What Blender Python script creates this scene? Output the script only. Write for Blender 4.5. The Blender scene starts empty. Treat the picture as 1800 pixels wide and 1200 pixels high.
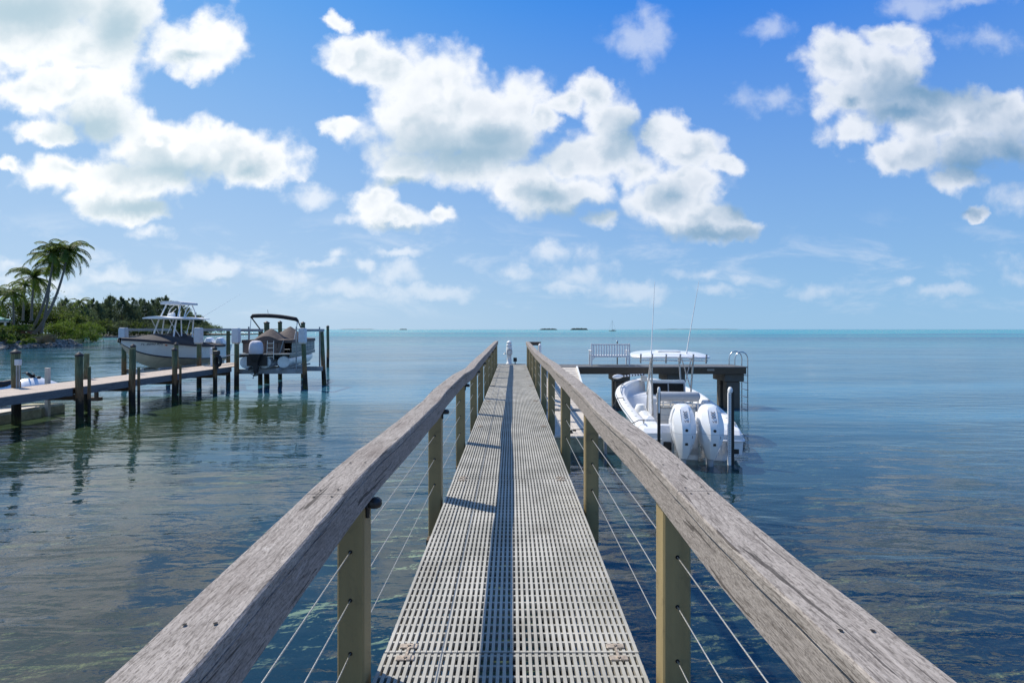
import bpy, math, random
import numpy as np
from mathutils import Vector, Matrix, noise as mnoise
R = math.radians
C = bpy.context.scene.collection
scene = bpy.context.scene

# ------------------------------------------------------------------ camera
CAMZ = 3.26           # metres above the water (z = 0)
DECK = 1.72           # walkway surface
cam_d = bpy.data.cameras.new('camera'); cam = bpy.data.objects.new('camera', cam_d); C.objects.link(cam)
cam.location = (0, 0, CAMZ); cam.rotation_euler = (R(90), 0, 0)
cam_d.lens = 18; cam_d.sensor_width = 36; cam_d.shift_y = -0.01194
cam_d.clip_start = 0.05; cam_d.clip_end = 80000
scene.camera = cam
F = 900.0
def X_at(px, Y): return (px - 900) * Y / F
def Z_at(py, Y): return CAMZ - (py - 578.5) * Y / F

# ------------------------------------------------------------------ light
S = Vector((-0.64, 0.37, 1.0)).normalized()
EL = math.asin(S.z); AZ = math.atan2(S.x, S.y)
sun_d = bpy.data.lights.new('sun', 'SUN'); sun = bpy.data.objects.new('sun', sun_d); C.objects.link(sun)
sun_d.energy = 5.0; sun_d.angle = R(0.5); sun_d.color = (1.0, 0.935, 0.83)
sun.rotation_euler = S.to_track_quat('Z', 'Y').to_euler(); sun.location = (0, 0, 60)
vs = scene.view_settings
vs.view_transform = 'Standard'; vs.look = 'None'; vs.gamma = 1; vs.exposure = 0.14; vs.use_curve_mapping = False
scene.cycles.max_bounces = 8; scene.cycles.transparent_max_bounces = 12
scene.cycles.caustics_reflective = True; scene.cycles.sample_clamp_indirect = 3.0; scene.cycles.blur_glossy = 0.5; scene.cycles.caustics_refractive = False

class NT:
    """tiny helper for node trees"""
    def __init__(s, tree): s.t = tree; s.n = tree.nodes; s.l = tree.links; s.n.clear()
    def new(s, typ, **kw):
        nd = s.n.new(typ)
        for k, v in kw.items(): setattr(nd, k, v)
        return nd
    def put(s, sock, v):
        if isinstance(v, bpy.types.NodeSocket): s.l.new(v, sock)
        elif v is not None: sock.default_value = v
    def math(s, op, a, b=None, c=None, clamp=False):
        nd = s.new('ShaderNodeMath', operation=op, use_clamp=clamp)
        s.put(nd.inputs[0], a); s.put(nd.inputs[1], b)
        if c is not None: s.put(nd.inputs[2], c)
        return nd.outputs[0]
    def vec(s, op, a, b=None, c=None):
        nd = s.new('ShaderNodeVectorMath', operation=op)
        s.put(nd.inputs[0], a)
        if b is not None: s.put(nd.inputs[1], b)
        if c is not None: s.put(nd.inputs[2], c)
        return nd.outputs[1] if op in ('LENGTH', 'DOT_PRODUCT') else nd.outputs[0]
    def noise(s, v, scale=1, detail=4, rough=0.5, dist=0.0):
        nd = s.new('ShaderNodeTexNoise'); s.put(nd.inputs['Vector'], v)
        nd.inputs['Scale'].default_value = scale; nd.inputs['Detail'].default_value = detail
        nd.inputs['Roughness'].default_value = rough; nd.inputs['Distortion'].default_value = dist
        return nd.outputs[0]
    def smooth(s, v, a, b, lo=0.0, hi=1.0):
        nd = s.new('ShaderNodeMapRange', interpolation_type='SMOOTHSTEP')
        s.put(nd.inputs[0], v)
        for i, q in enumerate((a, b, lo, hi)): s.put(nd.inputs[i + 1], q)
        return nd.outputs[0]
    def lin(s, v, a, b, lo=0.0, hi=1.0):
        nd = s.new('ShaderNodeMapRange'); s.put(nd.inputs[0], v)
        for i, q in enumerate((a, b, lo, hi)): s.put(nd.inputs[i + 1], q)
        return nd.outputs[0]
    def mix(s, f, a, b, blend='MIX'):
        nd = s.new('ShaderNodeMix', data_type='RGBA', blend_type=blend)
        s.put(nd.inputs[0], f)
        for i, q in ((6, a), (7, b)):
            if isinstance(q, tuple) and len(q) == 3: q = (*q, 1)
            s.put(nd.inputs[i], q)
        return nd.outputs[2]
    def ramp(s, v, stops):
        nd = s.new('ShaderNodeValToRGB'); s.put(nd.inputs[0], v); e = nd.color_ramp.elements
        while len(e) < len(stops): e.new(0.5)
        for q, (p, c) in zip(e, stops): q.position = p; q.color = (*c, 1)
        return nd.outputs[0]

# ------------------------------------------------------------------ world: Nishita sky with a cloud layer
world = bpy.data.worlds.new('World'); scene.world = world; world.use_nodes = True
w = NT(world.node_tree)
sky = w.new('ShaderNodeTexSky', sky_type='NISHITA', sun_disc=False)
sky.sun_elevation = EL; sky.sun_rotation = AZ; sky.altitude = 0
sky.air_density = 1.0; sky.dust_density = 0.35; sky.ozone_density = 2.5
tc = w.new('ShaderNodeTexCoord'); d = tc.outputs['Generated']
sep = w.new('ShaderNodeSeparateXYZ'); w.l.new(d, sep.inputs[0])
dx, dy, dz = sep.outputs
ysafe = w.math('MAXIMUM', dy, 0.05)
front = w.smooth(dy, 0.10, 0.32)
u = w.math('DIVIDE', dx, ysafe); v = w.math('DIVIDE', dz, ysafe)
uv = w.new('ShaderNodeCombineXYZ'); w.l.new(u, uv.inputs[0]); w.l.new(v, uv.inputs[1]); uvo = uv.outputs[0]
# bodies of the cloud field: direction-space centres and radii (units of the picture's 900-pixel focal length)
CLOUDS = [  # px, py, rx, ry, opacity
 (60,40,200,105,1),(200,20,95,75,1),(150,85,100,50,.9),(345,78,98,56,1),(120,150,110,50,1),(175,205,95,55,1),(60,165,90,40,.9),
 (100,235,75,28,.9),(285,262,120,55,1),(400,275,115,52,1),(460,285,60,42,1),(230,320,130,45,1),(120,300,80,30,1),(180,358,75,34,.9),(20,290,38,16,.7),
 (250,370,60,26,.85),(265,408,38,12,.55),
 (620,100,60,35,1),(590,38,24,22,.7),(690,130,90,55,1),(770,150,110,70,1),(830,190,130,75,1),(760,230,130,85,1),(890,240,85,60,1),
 (720,290,60,34,.9),(800,290,110,42,1),(600,225,38,26,.8),(910,195,40,30,.9),(960,215,40,30,.8),(655,355,42,30,1),(700,380,95,25,1),(770,372,35,22,.9),
 (1045,165,52,40,1),(1075,205,50,40,1),(1000,185,40,26,.9),(1010,280,80,50,1),(930,330,60,50,1),(1000,340,80,35,1),(1080,270,60,45,1),
 (1165,230,45,40,1),(1210,265,70,34,1),(1275,290,42,22,.9),(1130,300,60,40,.9),(1200,320,75,36,1),(1165,365,90,52,1),(1230,390,80,32,1),(1060,385,50,26,.7),(1312,399,38,19,1),
 (1135,62,50,38,.55),(1345,48,40,20,.22),(1355,175,55,24,.6),
 (1560,65,55,30,.95),(1490,110,90,55,1),(1560,130,80,65,1),(1480,170,60,50,1),(1600,190,95,45,.95),(1500,225,65,35,.8),(1640,225,95,45,1),(1740,200,95,45,1),
 (1700,260,120,45,.95),(1590,270,90,38,.9),(1680,310,70,30,.7),(1730,65,65,25,.38),(1600,8,70,22,.32),(1720,372,26,18,.75),(1790,350,45,35,.6),(1700,4,60,14,.2),
 (985,438,58,22,.6),(200,485,70,20,.55),(90,500,70,14,.3),(380,478,60,22,.6),(485,486,60,22,.6),(590,445,20,12,.4),(695,440,36,9,.3),(640,466,20,10,.35),
 (695,480,38,18,.5),(610,505,50,14,.4),(745,515,80,12,.35),(1010,488,52,22,.45),(1000,506,60,10,.35),(1235,482,50,12,.35),(1300,486,28,11,.4),(1445,512,42,14,.35),(1255,508,40,9,.3),
 (905,482,32,14,.3),(1595,494,18,9,.3),(1660,512,50,10,.25),(1120,515,90,14,.25),(550,345,45,18,.3),(20,470,40,14,.5),(1795,495,26,18,.4),(560,460,40,9,.25),
 (0,-140,420,150,1),(620,-230,200,60,.7),(1250,-260,260,60,.5),(1800,-180,220,100,.8),(-300,120,220,180,.9),(-260,380,200,60,.7),(2150,240,220,110,.9),(2100,470,260,30,.4)]
nz = w.noise(uvo, 6.0, 8, 0.58, 0.3)
nzb = w.noise(uvo, 22.0, 6, 0.6, 0.25)
def billow(vecs):
    out = None
    for sc_, am in ((8.5, 0.95), (19.0, 0.55), (43.0, 0.28)):
        nd = w.new('ShaderNodeTexVoronoi', feature='SMOOTH_F1', voronoi_dimensions='2D'); w.l.new(vecs, nd.inputs['Vector'])
        nd.inputs['Scale'].default_value = sc_; nd.inputs['Smoothness'].default_value = 0.55
        q = w.math('MULTIPLY', w.math('SUBTRACT', 0.42, nd.outputs['Distance']), am)
        out = q if out is None else w.math('ADD', out, q)
    return out
def field(vecs, lst):
    cur = None
    for px, py, rx, ry, op in lst:
        cx, cy = (px - 900) / 900, (578.5 - py) / 900; rx /= 900; ry /= 900
        q = w.vec('MULTIPLY_ADD', vecs, (1/rx, 1/ry, 1), (-cx/rx, -cy/ry, 0))
        dd = w.vec('LENGTH', q)
        if op < 1: dd = w.math('ADD', dd, (1 - op) * 0.5)
        cur = dd if cur is None else w.math('SMOOTH_MIN', cur, dd, 0.22)
    return cur
warp = w.new('ShaderNodeTexNoise'); w.l.new(uvo, warp.inputs['Vector']); warp.inputs['Scale'].default_value = 13; warp.inputs['Detail'].default_value = 7; warp.inputs['Roughness'].default_value = 0.62
wv = w.vec('SUBTRACT', warp.outputs['Color'], (0.5, 0.5, 0.5))
uvw = w.vec('MULTIPLY_ADD', wv, (0.075, 0.065, 0.0), uvo)
FAINT = [(a_, b_, c_ * 1.25, d_ * 1.25, 1) for a_, b_, c_, d_, o_ in CLOUDS if o_ <= .62]
f0 = field(uvw, [q for q in CLOUDS if q[4] > .62]); ff_ = field(uvw, FAINT)
wv2 = w.vec('MULTIPLY_ADD', wv, (0.05, 0.05, 0.0), uvo)
bil = billow(wv2); bil2 = billow(w.vec('ADD', wv2, (-0.018, 0.024, 0)))
dens = w.math('MULTIPLY', w.math('SUBTRACT', 1.12, f0), 1.55)
dens = w.math('ADD', dens, bil)
dens = w.math('ADD', dens, w.math('MULTIPLY', w.math('SUBTRACT', nz, 0.5), 1.7))
dens = w.math('ADD', dens, w.math('MULTIPLY', w.math('SUBTRACT', nzb, 0.5), 0.9))
nsum = w.math('ADD', w.math('ADD', w.math('MULTIPLY', bil, 0.8), w.math('MULTIPLY', w.math('SUBTRACT', nz, 0.5), 2.2)), w.math('MULTIPLY', w.math('SUBTRACT', nzb, 0.5), 2.0))
faint = w.math('MULTIPLY', w.smooth(w.math('ADD', w.math('MULTIPLY', w.math('SUBTRACT', 1.0, ff_), 1.2), nsum), -0.2, 1.3), w.smooth(v, 0.2, 0.5, 0.72, 0.48))
alpha_f = w.math('MAXIMUM', w.smooth(dens, -0.12, 0.80), faint)
SHADE = [(40,15,130,45,1),(210,50,60,60,1),(165,220,60,32,1),(300,300,110,26,.9),(250,365,90,18,1),(440,300,40,18,.7),(330,100,50,14,.3),
 (820,268,150,36,1),(860,250,70,30,1),(860,270,60,24,1),(700,320,60,12,.4),(1000,375,85,20,1),(1110,235,45,38,.9),(960,345,50,22,.7),(1250,410,120,15,1),(1180,345,40,26,.5),(1290,370,40,26,.8),
 (1620,165,100,35,1),(1590,195,60,22,1),(1720,290,100,30,1),(1780,270,60,50,.9),(1500,180,30,20,.3),(1690,365,60,14,.6),(0,-140,300,60,1),
 (-300,200,160,60,1),(2150,290,160,60,1),(700,398,70,8,.5),(210,500,60,7,.5),(400,498,90,6,.6)]
f1 = field(uvw, SHADE)
shade = w.smooth(w.math('ADD', f1, w.math('MULTIPLY', w.math('SUBTRACT', nz, 0.5), 1.1)), 0.05, 1.75)
puff = w.smooth(w.math('SUBTRACT', bil, bil2), -0.26, 0.20)
core = w.smooth(dens, 0.5, 1.6)
shade = w.math('MULTIPLY', shade, w.math('MULTIPLY_ADD', puff, w.math('MULTIPLY_ADD', core, 0.46, 0.04), w.math('MULTIPLY_ADD', core, -0.40, 0.96)))
# clouds elsewhere in the sky (behind and overhead)
zs = w.math('ADD', w.math('MAXIMUM', dz, 0.0), 0.18)
cv = w.new('ShaderNodeCombineXYZ'); w.l.new(w.math('DIVIDE', dx, zs), cv.inputs[0]); w.l.new(w.math('DIVIDE', dy, zs), cv.inputs[1]); cv.inputs[2].default_value = 3.3
nb = w.noise(cv.outputs[0], 1.3, 7, 0.55, 0.2)
alpha_b = w.smooth(nb, 0.56, 0.68)
alpha = w.math('ADD', w.math('MULTIPLY', alpha_f, front), w.math('MULTIPLY', alpha_b, w.math('SUBTRACT', 1.0, front)))
up = w.smooth(dz, 0.0, 0.05)
alpha = w.math('MULTIPLY', w.math('MULTIPLY', alpha, up), 1.0)
band = w.math('MULTIPLY', w.smooth(v, 0.012, 0.05), w.smooth(v, 0.26, 0.10))
wisp = w.smooth(w.noise(w.vec('MULTIPLY', uvo, (5.0, 15.0, 1)), 1.0, 7, 0.62, 0.4), 0.48, 0.72)
wisp = w.math('MULTIPLY', w.math('MULTIPLY', wisp, band), w.math('MULTIPLY', front, 0.55))
alpha = w.math('MAXIMUM', alpha, wisp)
# low clouds seen through more air are fainter
lowfade = w.smooth(v, 0.03, 0.22, 0.55, 0.98)
alpha = w.math('MULTIPLY', alpha, lowfade)
# brighter towards the sun side
side = w.smooth(u, -1.1, 1.2)
lit = w.mix(side, (9.9, 10.0, 10.0), (7.2, 7.7, 8.6))
body_ = w.math('MULTIPLY', w.smooth(dens, 0.55, 1.9), w.smooth(w.noise(uvo, 9.0, 4, 0.55, 0.2), 0.35, 0.62))
lit = w.mix(w.math('MULTIPLY', body_, 0.75), lit, w.mix(side, (7.6, 8.1, 8.5), (4.8, 5.7, 7.0)))
drk = w.mix(side, (4.6, 6.0, 6.8), (1.5, 3.0, 4.9))
ccol = w.mix(shade, drk, lit)

# sky colour: Nishita, tuned to the deeper blue away from the sun that a polarised lens records
sd = w.smooth(dx, -0.75, 0.75); el = w.math('POWER', w.lin(dz, 0.0, 0.56), 1.12)
hcol = w.mix(sd, (4.5, 6.1, 7.8), (2.7, 4.9, 7.3))
tcol = w.mix(sd, (0.85, 3.4, 7.9), (0.0, 1.65, 7.3))
grad = w.mix(el, hcol, tcol)
zen = w.smooth(dz, 0.58, 1.0)
grad = w.mix(zen, grad, (0.6, 1.9, 5.0))
skyc = w.mix(0.93, sky.outputs[0], grad)
col = w.mix(alpha, skyc, ccol)
bg = w.new('ShaderNodeBackground'); w.l.new(col, bg.inputs[0]); bg.inputs[1].default_value = 0.1
wo = w.new('ShaderNodeOutputWorld'); w.l.new(bg.outputs[0], wo.inputs[0])
world.cycles.sampling_method = 'MANUAL'; world.cycles.sample_map_resolution = 512

# ------------------------------------------------------------------ materials
def material(name):
    m = bpy.data.materials.new(name); m.use_nodes = True
    return m, NT(m.node_tree)
def finish(t, shader):
    o = t.new('ShaderNodeOutputMaterial'); t.l.new(shader, o.inputs[0])
def surf(name, col, rough=0.6, metal=0.0, var=0.12, scale=3.0, bump=0.0, bscale=40.0, stretch=(1, 1, 1), col2=None, spec=0.5, coat=0.0, trans=None, grime=None):
    m, t = material(name)
    co = t.new('ShaderNodeTexCoord').outputs['Object']
    q = t.vec('MULTIPLY', co, stretch)
    n1 = t.noise(q, scale, 6, 0.62)
    k = t.smooth(n1, 0.32, 0.68)
    a = tuple(max(0, c * (1 - var)) for c in col); b = tuple(min(1, c * (1 + var)) for c in col)
    if col2: b = col2
    c = t.mix(k, a, b)
    rnd_ = t.new('ShaderNodeObjectInfo').outputs['Random']
    c = t.mix(1.0, c, t.ramp(rnd_, [(0.0, (0.88, 0.88, 0.87)), (1.0, (1.0, 1.0, 1.0))]), 'MULTIPLY')
    if grime:
        g_ = t.smooth(t.noise(co, grime[0], 6, 0.7, 0.6), 0.52, 0.72)
        c = t.mix(t.math('MULTIPLY', g_, grime[2]), c, grime[1])
    p = t.new('ShaderNodeBsdfPrincipled'); t.put(p.inputs['Base Color'], c)
    t.put(p.inputs['Roughness'], t.lin(n1, 0.3, 0.7, max(0.02, rough - 0.08), min(1, rough + 0.08)))
    p.inputs['Metallic'].default_value = metal; p.inputs['Specular IOR Level'].default_value = spec
    p.inputs['Coat Weight'].default_value = coat
    if bump:
        bn = t.new('ShaderNodeBump'); bn.inputs['Strength'].default_value = 1.0; bn.inputs['Distance'].default_value = bump
        t.put(bn.inputs['Height'], t.noise(q, bscale, 5, 0.6)); t.l.new(bn.outputs[0], p.inputs['Normal'])
    sh = p.outputs[0]
    if trans:
        tr = t.new('ShaderNodeBsdfTranslucent'); tr.inputs[0].default_value = (*trans, 1)
        mx = t.new('ShaderNodeMixShader'); mx.inputs[0].default_value = 0.35
        t.l.new(sh, mx.inputs[1]); t.l.new(tr.outputs[0], mx.inputs[2]); sh = mx.outputs[0]
    finish(t, sh)
    return m
def weathered_wood(name, dark, light, axis='Y', fine=55.0, contrast=1.0, stain=(0.12, 0.09, 0.075), stain_amt=0.45, pale=(0.6, 0.56, 0.54)):
    m, t = material(name)
    co = t.new('ShaderNodeTexCoord').outputs['Object']
    st = {'Y': (1, 0.07, 1), 'X': (0.07, 1, 1), 'Z': (1, 1, 0.07)}[axis]
    # grain lines wander a little
    wob = t.noise(co, 2.2, 3, 0.5); wv = t.new('ShaderNodeCombineXYZ')
    t.put(wv.inputs[0], t.math('MULTIPLY', wob, 0.05)); t.put(wv.inputs[1], t.math('MULTIPLY', wob, 0.02)); t.put(wv.inputs[2], t.math('MULTIPLY', wob, 0.05))
    q = t.vec('MULTIPLY', t.vec('ADD', co, wv.outputs[0]), st)
    g = t.noise(q, fine * 2.0, 6, 0.72)
    g2 = t.noise(q, fine * 7.0, 3, 0.6)
    gg = t.math('ADD', t.math('MULTIPLY', g, 0.62), t.math('MULTIPLY', g2, 0.38))
    base = t.ramp(gg, [(0.36, dark), (0.47, tuple(d * 0.4 + l * 0.6 for d, l in zip(dark, light))), (0.60, light)])
    blot = t.smooth(t.noise(t.vec('MULTIPLY', co, tuple(max(s, 0.25) for s in st)), 6.0, 5, 0.65), 0.52, 0.74)
    base = t.mix(t.math('MULTIPLY', blot, stain_amt), base, stain)
    pl = t.smooth(t.noise(t.vec('MULTIPLY', co, tuple(max(s, 0.35) for s in st)), 9.0, 6, 0.7, 1.2), 0.60, 0.72)
    base = t.mix(t.math('MULTIPLY', pl, 0.45), base, pale)
    pits = t.smooth(t.noise(q, fine * 5.0, 4, 0.8), 0.66, 0.76)
    base = t.mix(t.math('MULTIPLY', pits, 0.5), base, tuple(d * 0.5 for d in dark))
    spk = t.noise(t.vec('MULTIPLY', co, tuple(max(s, 0.35) for s in st)), 230, 3, 0.7)
    base = t.mix(t.smooth(spk, 0.50, 0.64, 0.0, 0.55), base, tuple(d * 0.9 for d in dark))
    crk = t.smooth(t.noise(t.vec('MULTIPLY', q, (1, 0.35, 1)), fine * 0.9, 2, 0.5, 0.3), 0.655, 0.68)
    base = t.mix(t.math('MULTIPLY', crk, 0.75), base, tuple(d * 0.3 for d in dark))
    p = t.new('ShaderNodeBsdfPrincipled'); t.put(p.inputs['Base Color'], base); p.inputs['Roughness'].default_value = 0.82
    p.inputs['Specular IOR Level'].default_value = 0.25
    bn = t.new('ShaderNodeBump'); bn.inputs['Distance'].default_value = 0.0022; t.put(bn.inputs['Height'], gg); t.l.new(bn.outputs[0], p.inputs['Normal'])
    finish(t, p.outputs[0])
    return m
def piling_wood(name, top=(0.125, 0.16, 0.085), brown=(0.27, 0.14, 0.06), wet=0.85):
    """treated timber: greenish above, rusty brown lower down, black and weedy at the tide line"""
    m, t = material(name)
    co = t.new('ShaderNodeTexCoord').outputs['Object']
    z = t.new('ShaderNodeSeparateXYZ'); t.l.new(t.new('ShaderNodeNewGeometry').outputs['Position'], z.inputs[0]); z = z.outputs[2]
    q = t.vec('MULTIPLY', co, (1, 1, 0.07)); g = t.noise(q, 45, 6, 0.7); n = t.noise(co, 3.5, 5, 0.6)
    zz = t.math('ADD', z, t.math('MULTIPLY', t.math('SUBTRACT', n, 0.5), 0.9))
    c = t.mix(t.smooth(zz, 1.1, 1.9), brown, top)
    c = t.mix(t.smooth(zz, wet + 0.15, wet - 0.15), c, (0.018, 0.015, 0.012))
    c = t.mix(t.math('MULTIPLY', t.smooth(zz, 0.30, 0.10), 0.8), c, (0.055, 0.065, 0.012))
    c = t.mix(t.smooth(g, 0.42, 0.6, 0.55, 0.0), c, (0.02, 0.02, 0.015))
    c = t.mix(t.smooth(g, 0.56, 0.72, 0.0, 0.5), c, (0.22, 0.22, 0.16))
    p = t.new('ShaderNodeBsdfPrincipled'); t.put(p.inputs['Base Color'], c); p.inputs['Roughness'].default_value = 0.8
    p.inputs['Specular IOR Level'].default_value = 0.3
    bn = t.new('ShaderNodeBump'); bn.inputs['Distance'].default_value = 0.006; t.put(bn.inputs['Height'], g); t.l.new(bn.outputs[0], p.inputs['Normal'])
    finish(t, p.outputs[0]); return m

M = {}
M['cap'] = weathered_wood('weathered_cap_wood', (0.075, 0.062, 0.052), (0.39, 0.348, 0.31), stain_amt=0.5, pale=(0.62, 0.57, 0.52))
M['fascia'] = weathered_wood('weathered_fascia_wood', (0.075, 0.062, 0.053), (0.36, 0.322, 0.29), fine=70, stain_amt=0.35)
M['post'] = surf('tan_post_paint', (0.265, 0.20, 0.09), 0.6, var=0.16, scale=6, bump=0.0012, bscale=70, stretch=(1, 1, 0.10), grime=(9.0, (0.10, 0.075, 0.04), 0.5))
M['frp'] = surf('pale_fibreglass_grating', (0.34, 0.325, 0.28), 0.6, var=0.10, scale=2.2, col2=(0.45, 0.43, 0.38), grime=(3.0, (0.20, 0.18, 0.14), 0.55))
M['clip'] = surf('rusty_grating_clip', (0.36, 0.30, 0.24), 0.6, metal=0.2, var=0.3, scale=60)
M['stringer'] = weathered_wood('brown_stringer_wood', (0.03, 0.022, 0.016), (0.15, 0.11, 0.075), stain_amt=0.4, pale=(0.25, 0.2, 0.15))
M['steel'] = surf('stainless_steel', (0.62, 0.62, 0.62), 0.28, metal=0.95, var=0.05)
M['cable'] = surf('steel_cable', (0.50, 0.48, 0.44), 0.4, metal=0.7, var=0.2, scale=200)
M['black'] = surf('black_plastic', (0.012, 0.012, 0.013), 0.45, var=0.2)
M['hole'] = surf('dark_screw_hole', (0.01, 0.008, 0.007), 0.9, var=0.1)
M['piling'] = piling_wood('treated_piling_wood')
M['piling_low'] = piling_wood('old_brown_piling', top=(0.10, 0.085, 0.055), brown=(0.12, 0.075, 0.04), wet=0.7)
M['deckwood'] = weathered_wood('sun_bleached_dock_boards', (0.26, 0.21, 0.17), (0.58, 0.49, 0.41), axis='X', fine=40, stain_amt=0.2)
M['rim'] = weathered_wood('grey_blue_rim_board', (0.05, 0.055, 0.06), (0.17, 0.18, 0.19), fine=40, stain_amt=0.4, pale=(0.3, 0.31, 0.32))
M['conc'] = surf('stained_concrete', (0.17, 0.15, 0.125), 0.85, var=0.35, scale=5, bump=0.006, bscale=25, col2=(0.10, 0.085, 0.065))
M['beige'] = surf('beige_dock_plastic', (0.56, 0.50, 0.42), 0.6, var=0.1, scale=6, bump=0.001, bscale=120)
M['beige2'] = surf('weathered_dock_float', (0.33, 0.31, 0.20), 0.7, var=0.25, scale=5)
M['gel'] = surf('white_gelcoat', (0.80, 0.81, 0.82), 0.22, var=0.02, scale=1.5, coat=0.4)
M['gelrough'] = surf('white_nonskid_deck', (0.74, 0.745, 0.75), 0.55, var=0.04, scale=8, bump=0.0008, bscale=200)
M['white'] = surf('white_paint', (0.78, 0.78, 0.77), 0.45, var=0.05, scale=4)
M['benchwhite'] = surf('white_bench_paint', (0.72, 0.71, 0.71), 0.5, var=0.06, scale=5)
M['offwhite'] = surf('dull_white_plastic', (0.52, 0.55, 0.58), 0.5, var=0.08, scale=5)
M['greycush'] = surf('grey_marine_vinyl', (0.33, 0.35, 0.38), 0.5, var=0.06, scale=5)
M['creamcush'] = surf('cream_marine_vinyl', (0.58, 0.55, 0.50), 0.5, var=0.05, scale=5)
M['rubber'] = surf('black_rubber', (0.02, 0.02, 0.022), 0.6, var=0.2)
M['glass'] = surf('dark_screen_glass', (0.006, 0.007, 0.009), 0.12, var=0.1, spec=0.15)
M['canvas'] = surf('charcoal_canvas', (0.040, 0.036, 0.036), 0.85, var=0.25, scale=3, bump=0.02, bscale=5)
M['canvasbrown'] = surf('brown_canvas', (0.085, 0.066, 0.058), 0.85, var=0.2, scale=3, bump=0.03, bscale=4)
M['bimini'] = surf('black_canvas', (0.014, 0.014, 0.017), 0.8, var=0.25, scale=5, bump=0.01, bscale=9)
M['alum'] = surf('brushed_aluminium', (0.42, 0.44, 0.45), 0.42, metal=0.75, var=0.12, scale=2)
M['galv'] = surf('weathered_galvanised_beam', (0.30, 0.32, 0.33), 0.6, metal=0.35, var=0.2, scale=3)
M['pontoon'] = surf('scuffed_pontoon_aluminium', (0.55, 0.60, 0.62), 0.38, metal=0.45, var=0.2, scale=2.2)
M['panel'] = surf('brown_deck_panel', (0.17, 0.125, 0.10), 0.6, var=0.15, scale=2)
M['panelgrey'] = surf('grey_green_panel', (0.12, 0.155, 0.155), 0.5, var=0.2, scale=2)
M['hullwhite'] = surf('pale_hull_gelcoat', (0.74, 0.83, 0.84), 0.25, var=0.03, scale=1, coat=0.3)
M['boot'] = surf('dark_boot_stripe', (0.05, 0.05, 0.06), 0.35, var=0.1)
M['bottom'] = surf('beige_bottom_paint', (0.66, 0.59, 0.43), 0.7, var=0.12, scale=1.6, grime=(1.2, (0.35, 0.30, 0.2), 0.5))
M['cloth'] = surf('pale_lilac_motor_cover', (0.60, 0.58, 0.62), 0.8, var=0.08, scale=3, bump=0.02, bscale=7)
M['navy'] = surf('dark_blue_decal', (0.03, 0.045, 0.10), 0.4, var=0.05)
M['orange'] = surf('orange_sticker', (0.75, 0.10, 0.02), 0.5, var=0.05)
M['blue'] = surf('blue_plastic', (0.03, 0.15, 0.55), 0.35, var=0.1)
M['teal'] = surf('teal_metal_roof', (0.05, 0.26, 0.24), 0.5, var=0.15)
M['brick'] = surf('brown_red_brick', (0.20, 0.085, 0.05), 0.85, var=0.3, scale=2)
M['rock'] = surf('grey_limestone_rock', (0.13, 0.115, 0.095), 0.9, var=0.5, scale=1.3, bump=0.06, bscale=3, col2=(0.33, 0.30, 0.26))
M['bark'] = surf('grey_palm_bark', (0.17, 0.145, 0.12), 0.9, var=0.3, scale=4, stretch=(1, 1, 3))
M['treebark'] = surf('brown_tree_bark', (0.09, 0.065, 0.045), 0.9, var=0.3, scale=2)
M['palm'] = surf('palm_leaf', (0.040, 0.080, 0.018), 0.6, var=0.5, scale=0.9, col2=(0.10, 0.15, 0.03), trans=(0.18, 0.25, 0.03), spec=0.2)
M['casuarina'] = surf('casuarina_needle', (0.050, 0.080, 0.045), 0.8, var=0.5, scale=0.25, col2=(0.11, 0.15, 0.085), trans=(0.14, 0.19, 0.09), spec=0.1)
M['mangrove'] = surf('mangrove_leaf', (0.045, 0.09, 0.018), 0.6, var=0.5, scale=0.4, col2=(0.13, 0.20, 0.03), trans=(0.16, 0.24, 0.03), spec=0.2)
M['shrub'] = surf('broad_shrub_leaf', (0.030, 0.060, 0.016), 0.6, var=0.5, scale=0.5, col2=(0.095, 0.14, 0.03), trans=(0.12, 0.17, 0.03), spec=0.2)
M['hedge'] = surf('yellow_green_hedge_leaf', (0.12, 0.17, 0.015), 0.6, var=0.4, scale=1.2, col2=(0.20, 0.25, 0.02), trans=(0.2, 0.25, 0.02))
M['tan'] = surf('tan_tall_grass', (0.20, 0.18, 0.09), 0.8, var=0.3, scale=1.5, col2=(0.33, 0.26, 0.17))
M['lawn'] = surf('dry_lawn', (0.10, 0.13, 0.03), 0.9, var=0.3, scale=0.3, col2=(0.17, 0.17, 0.05))
M['bank'] = surf('dark_shore_litter', (0.045, 0.042, 0.025), 0.95, var=0.4, scale=0.6)
M['island'] = surf('far_island_green', (0.030, 0.048, 0.040), 0.9, var=0.3, scale=0.05)

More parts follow.
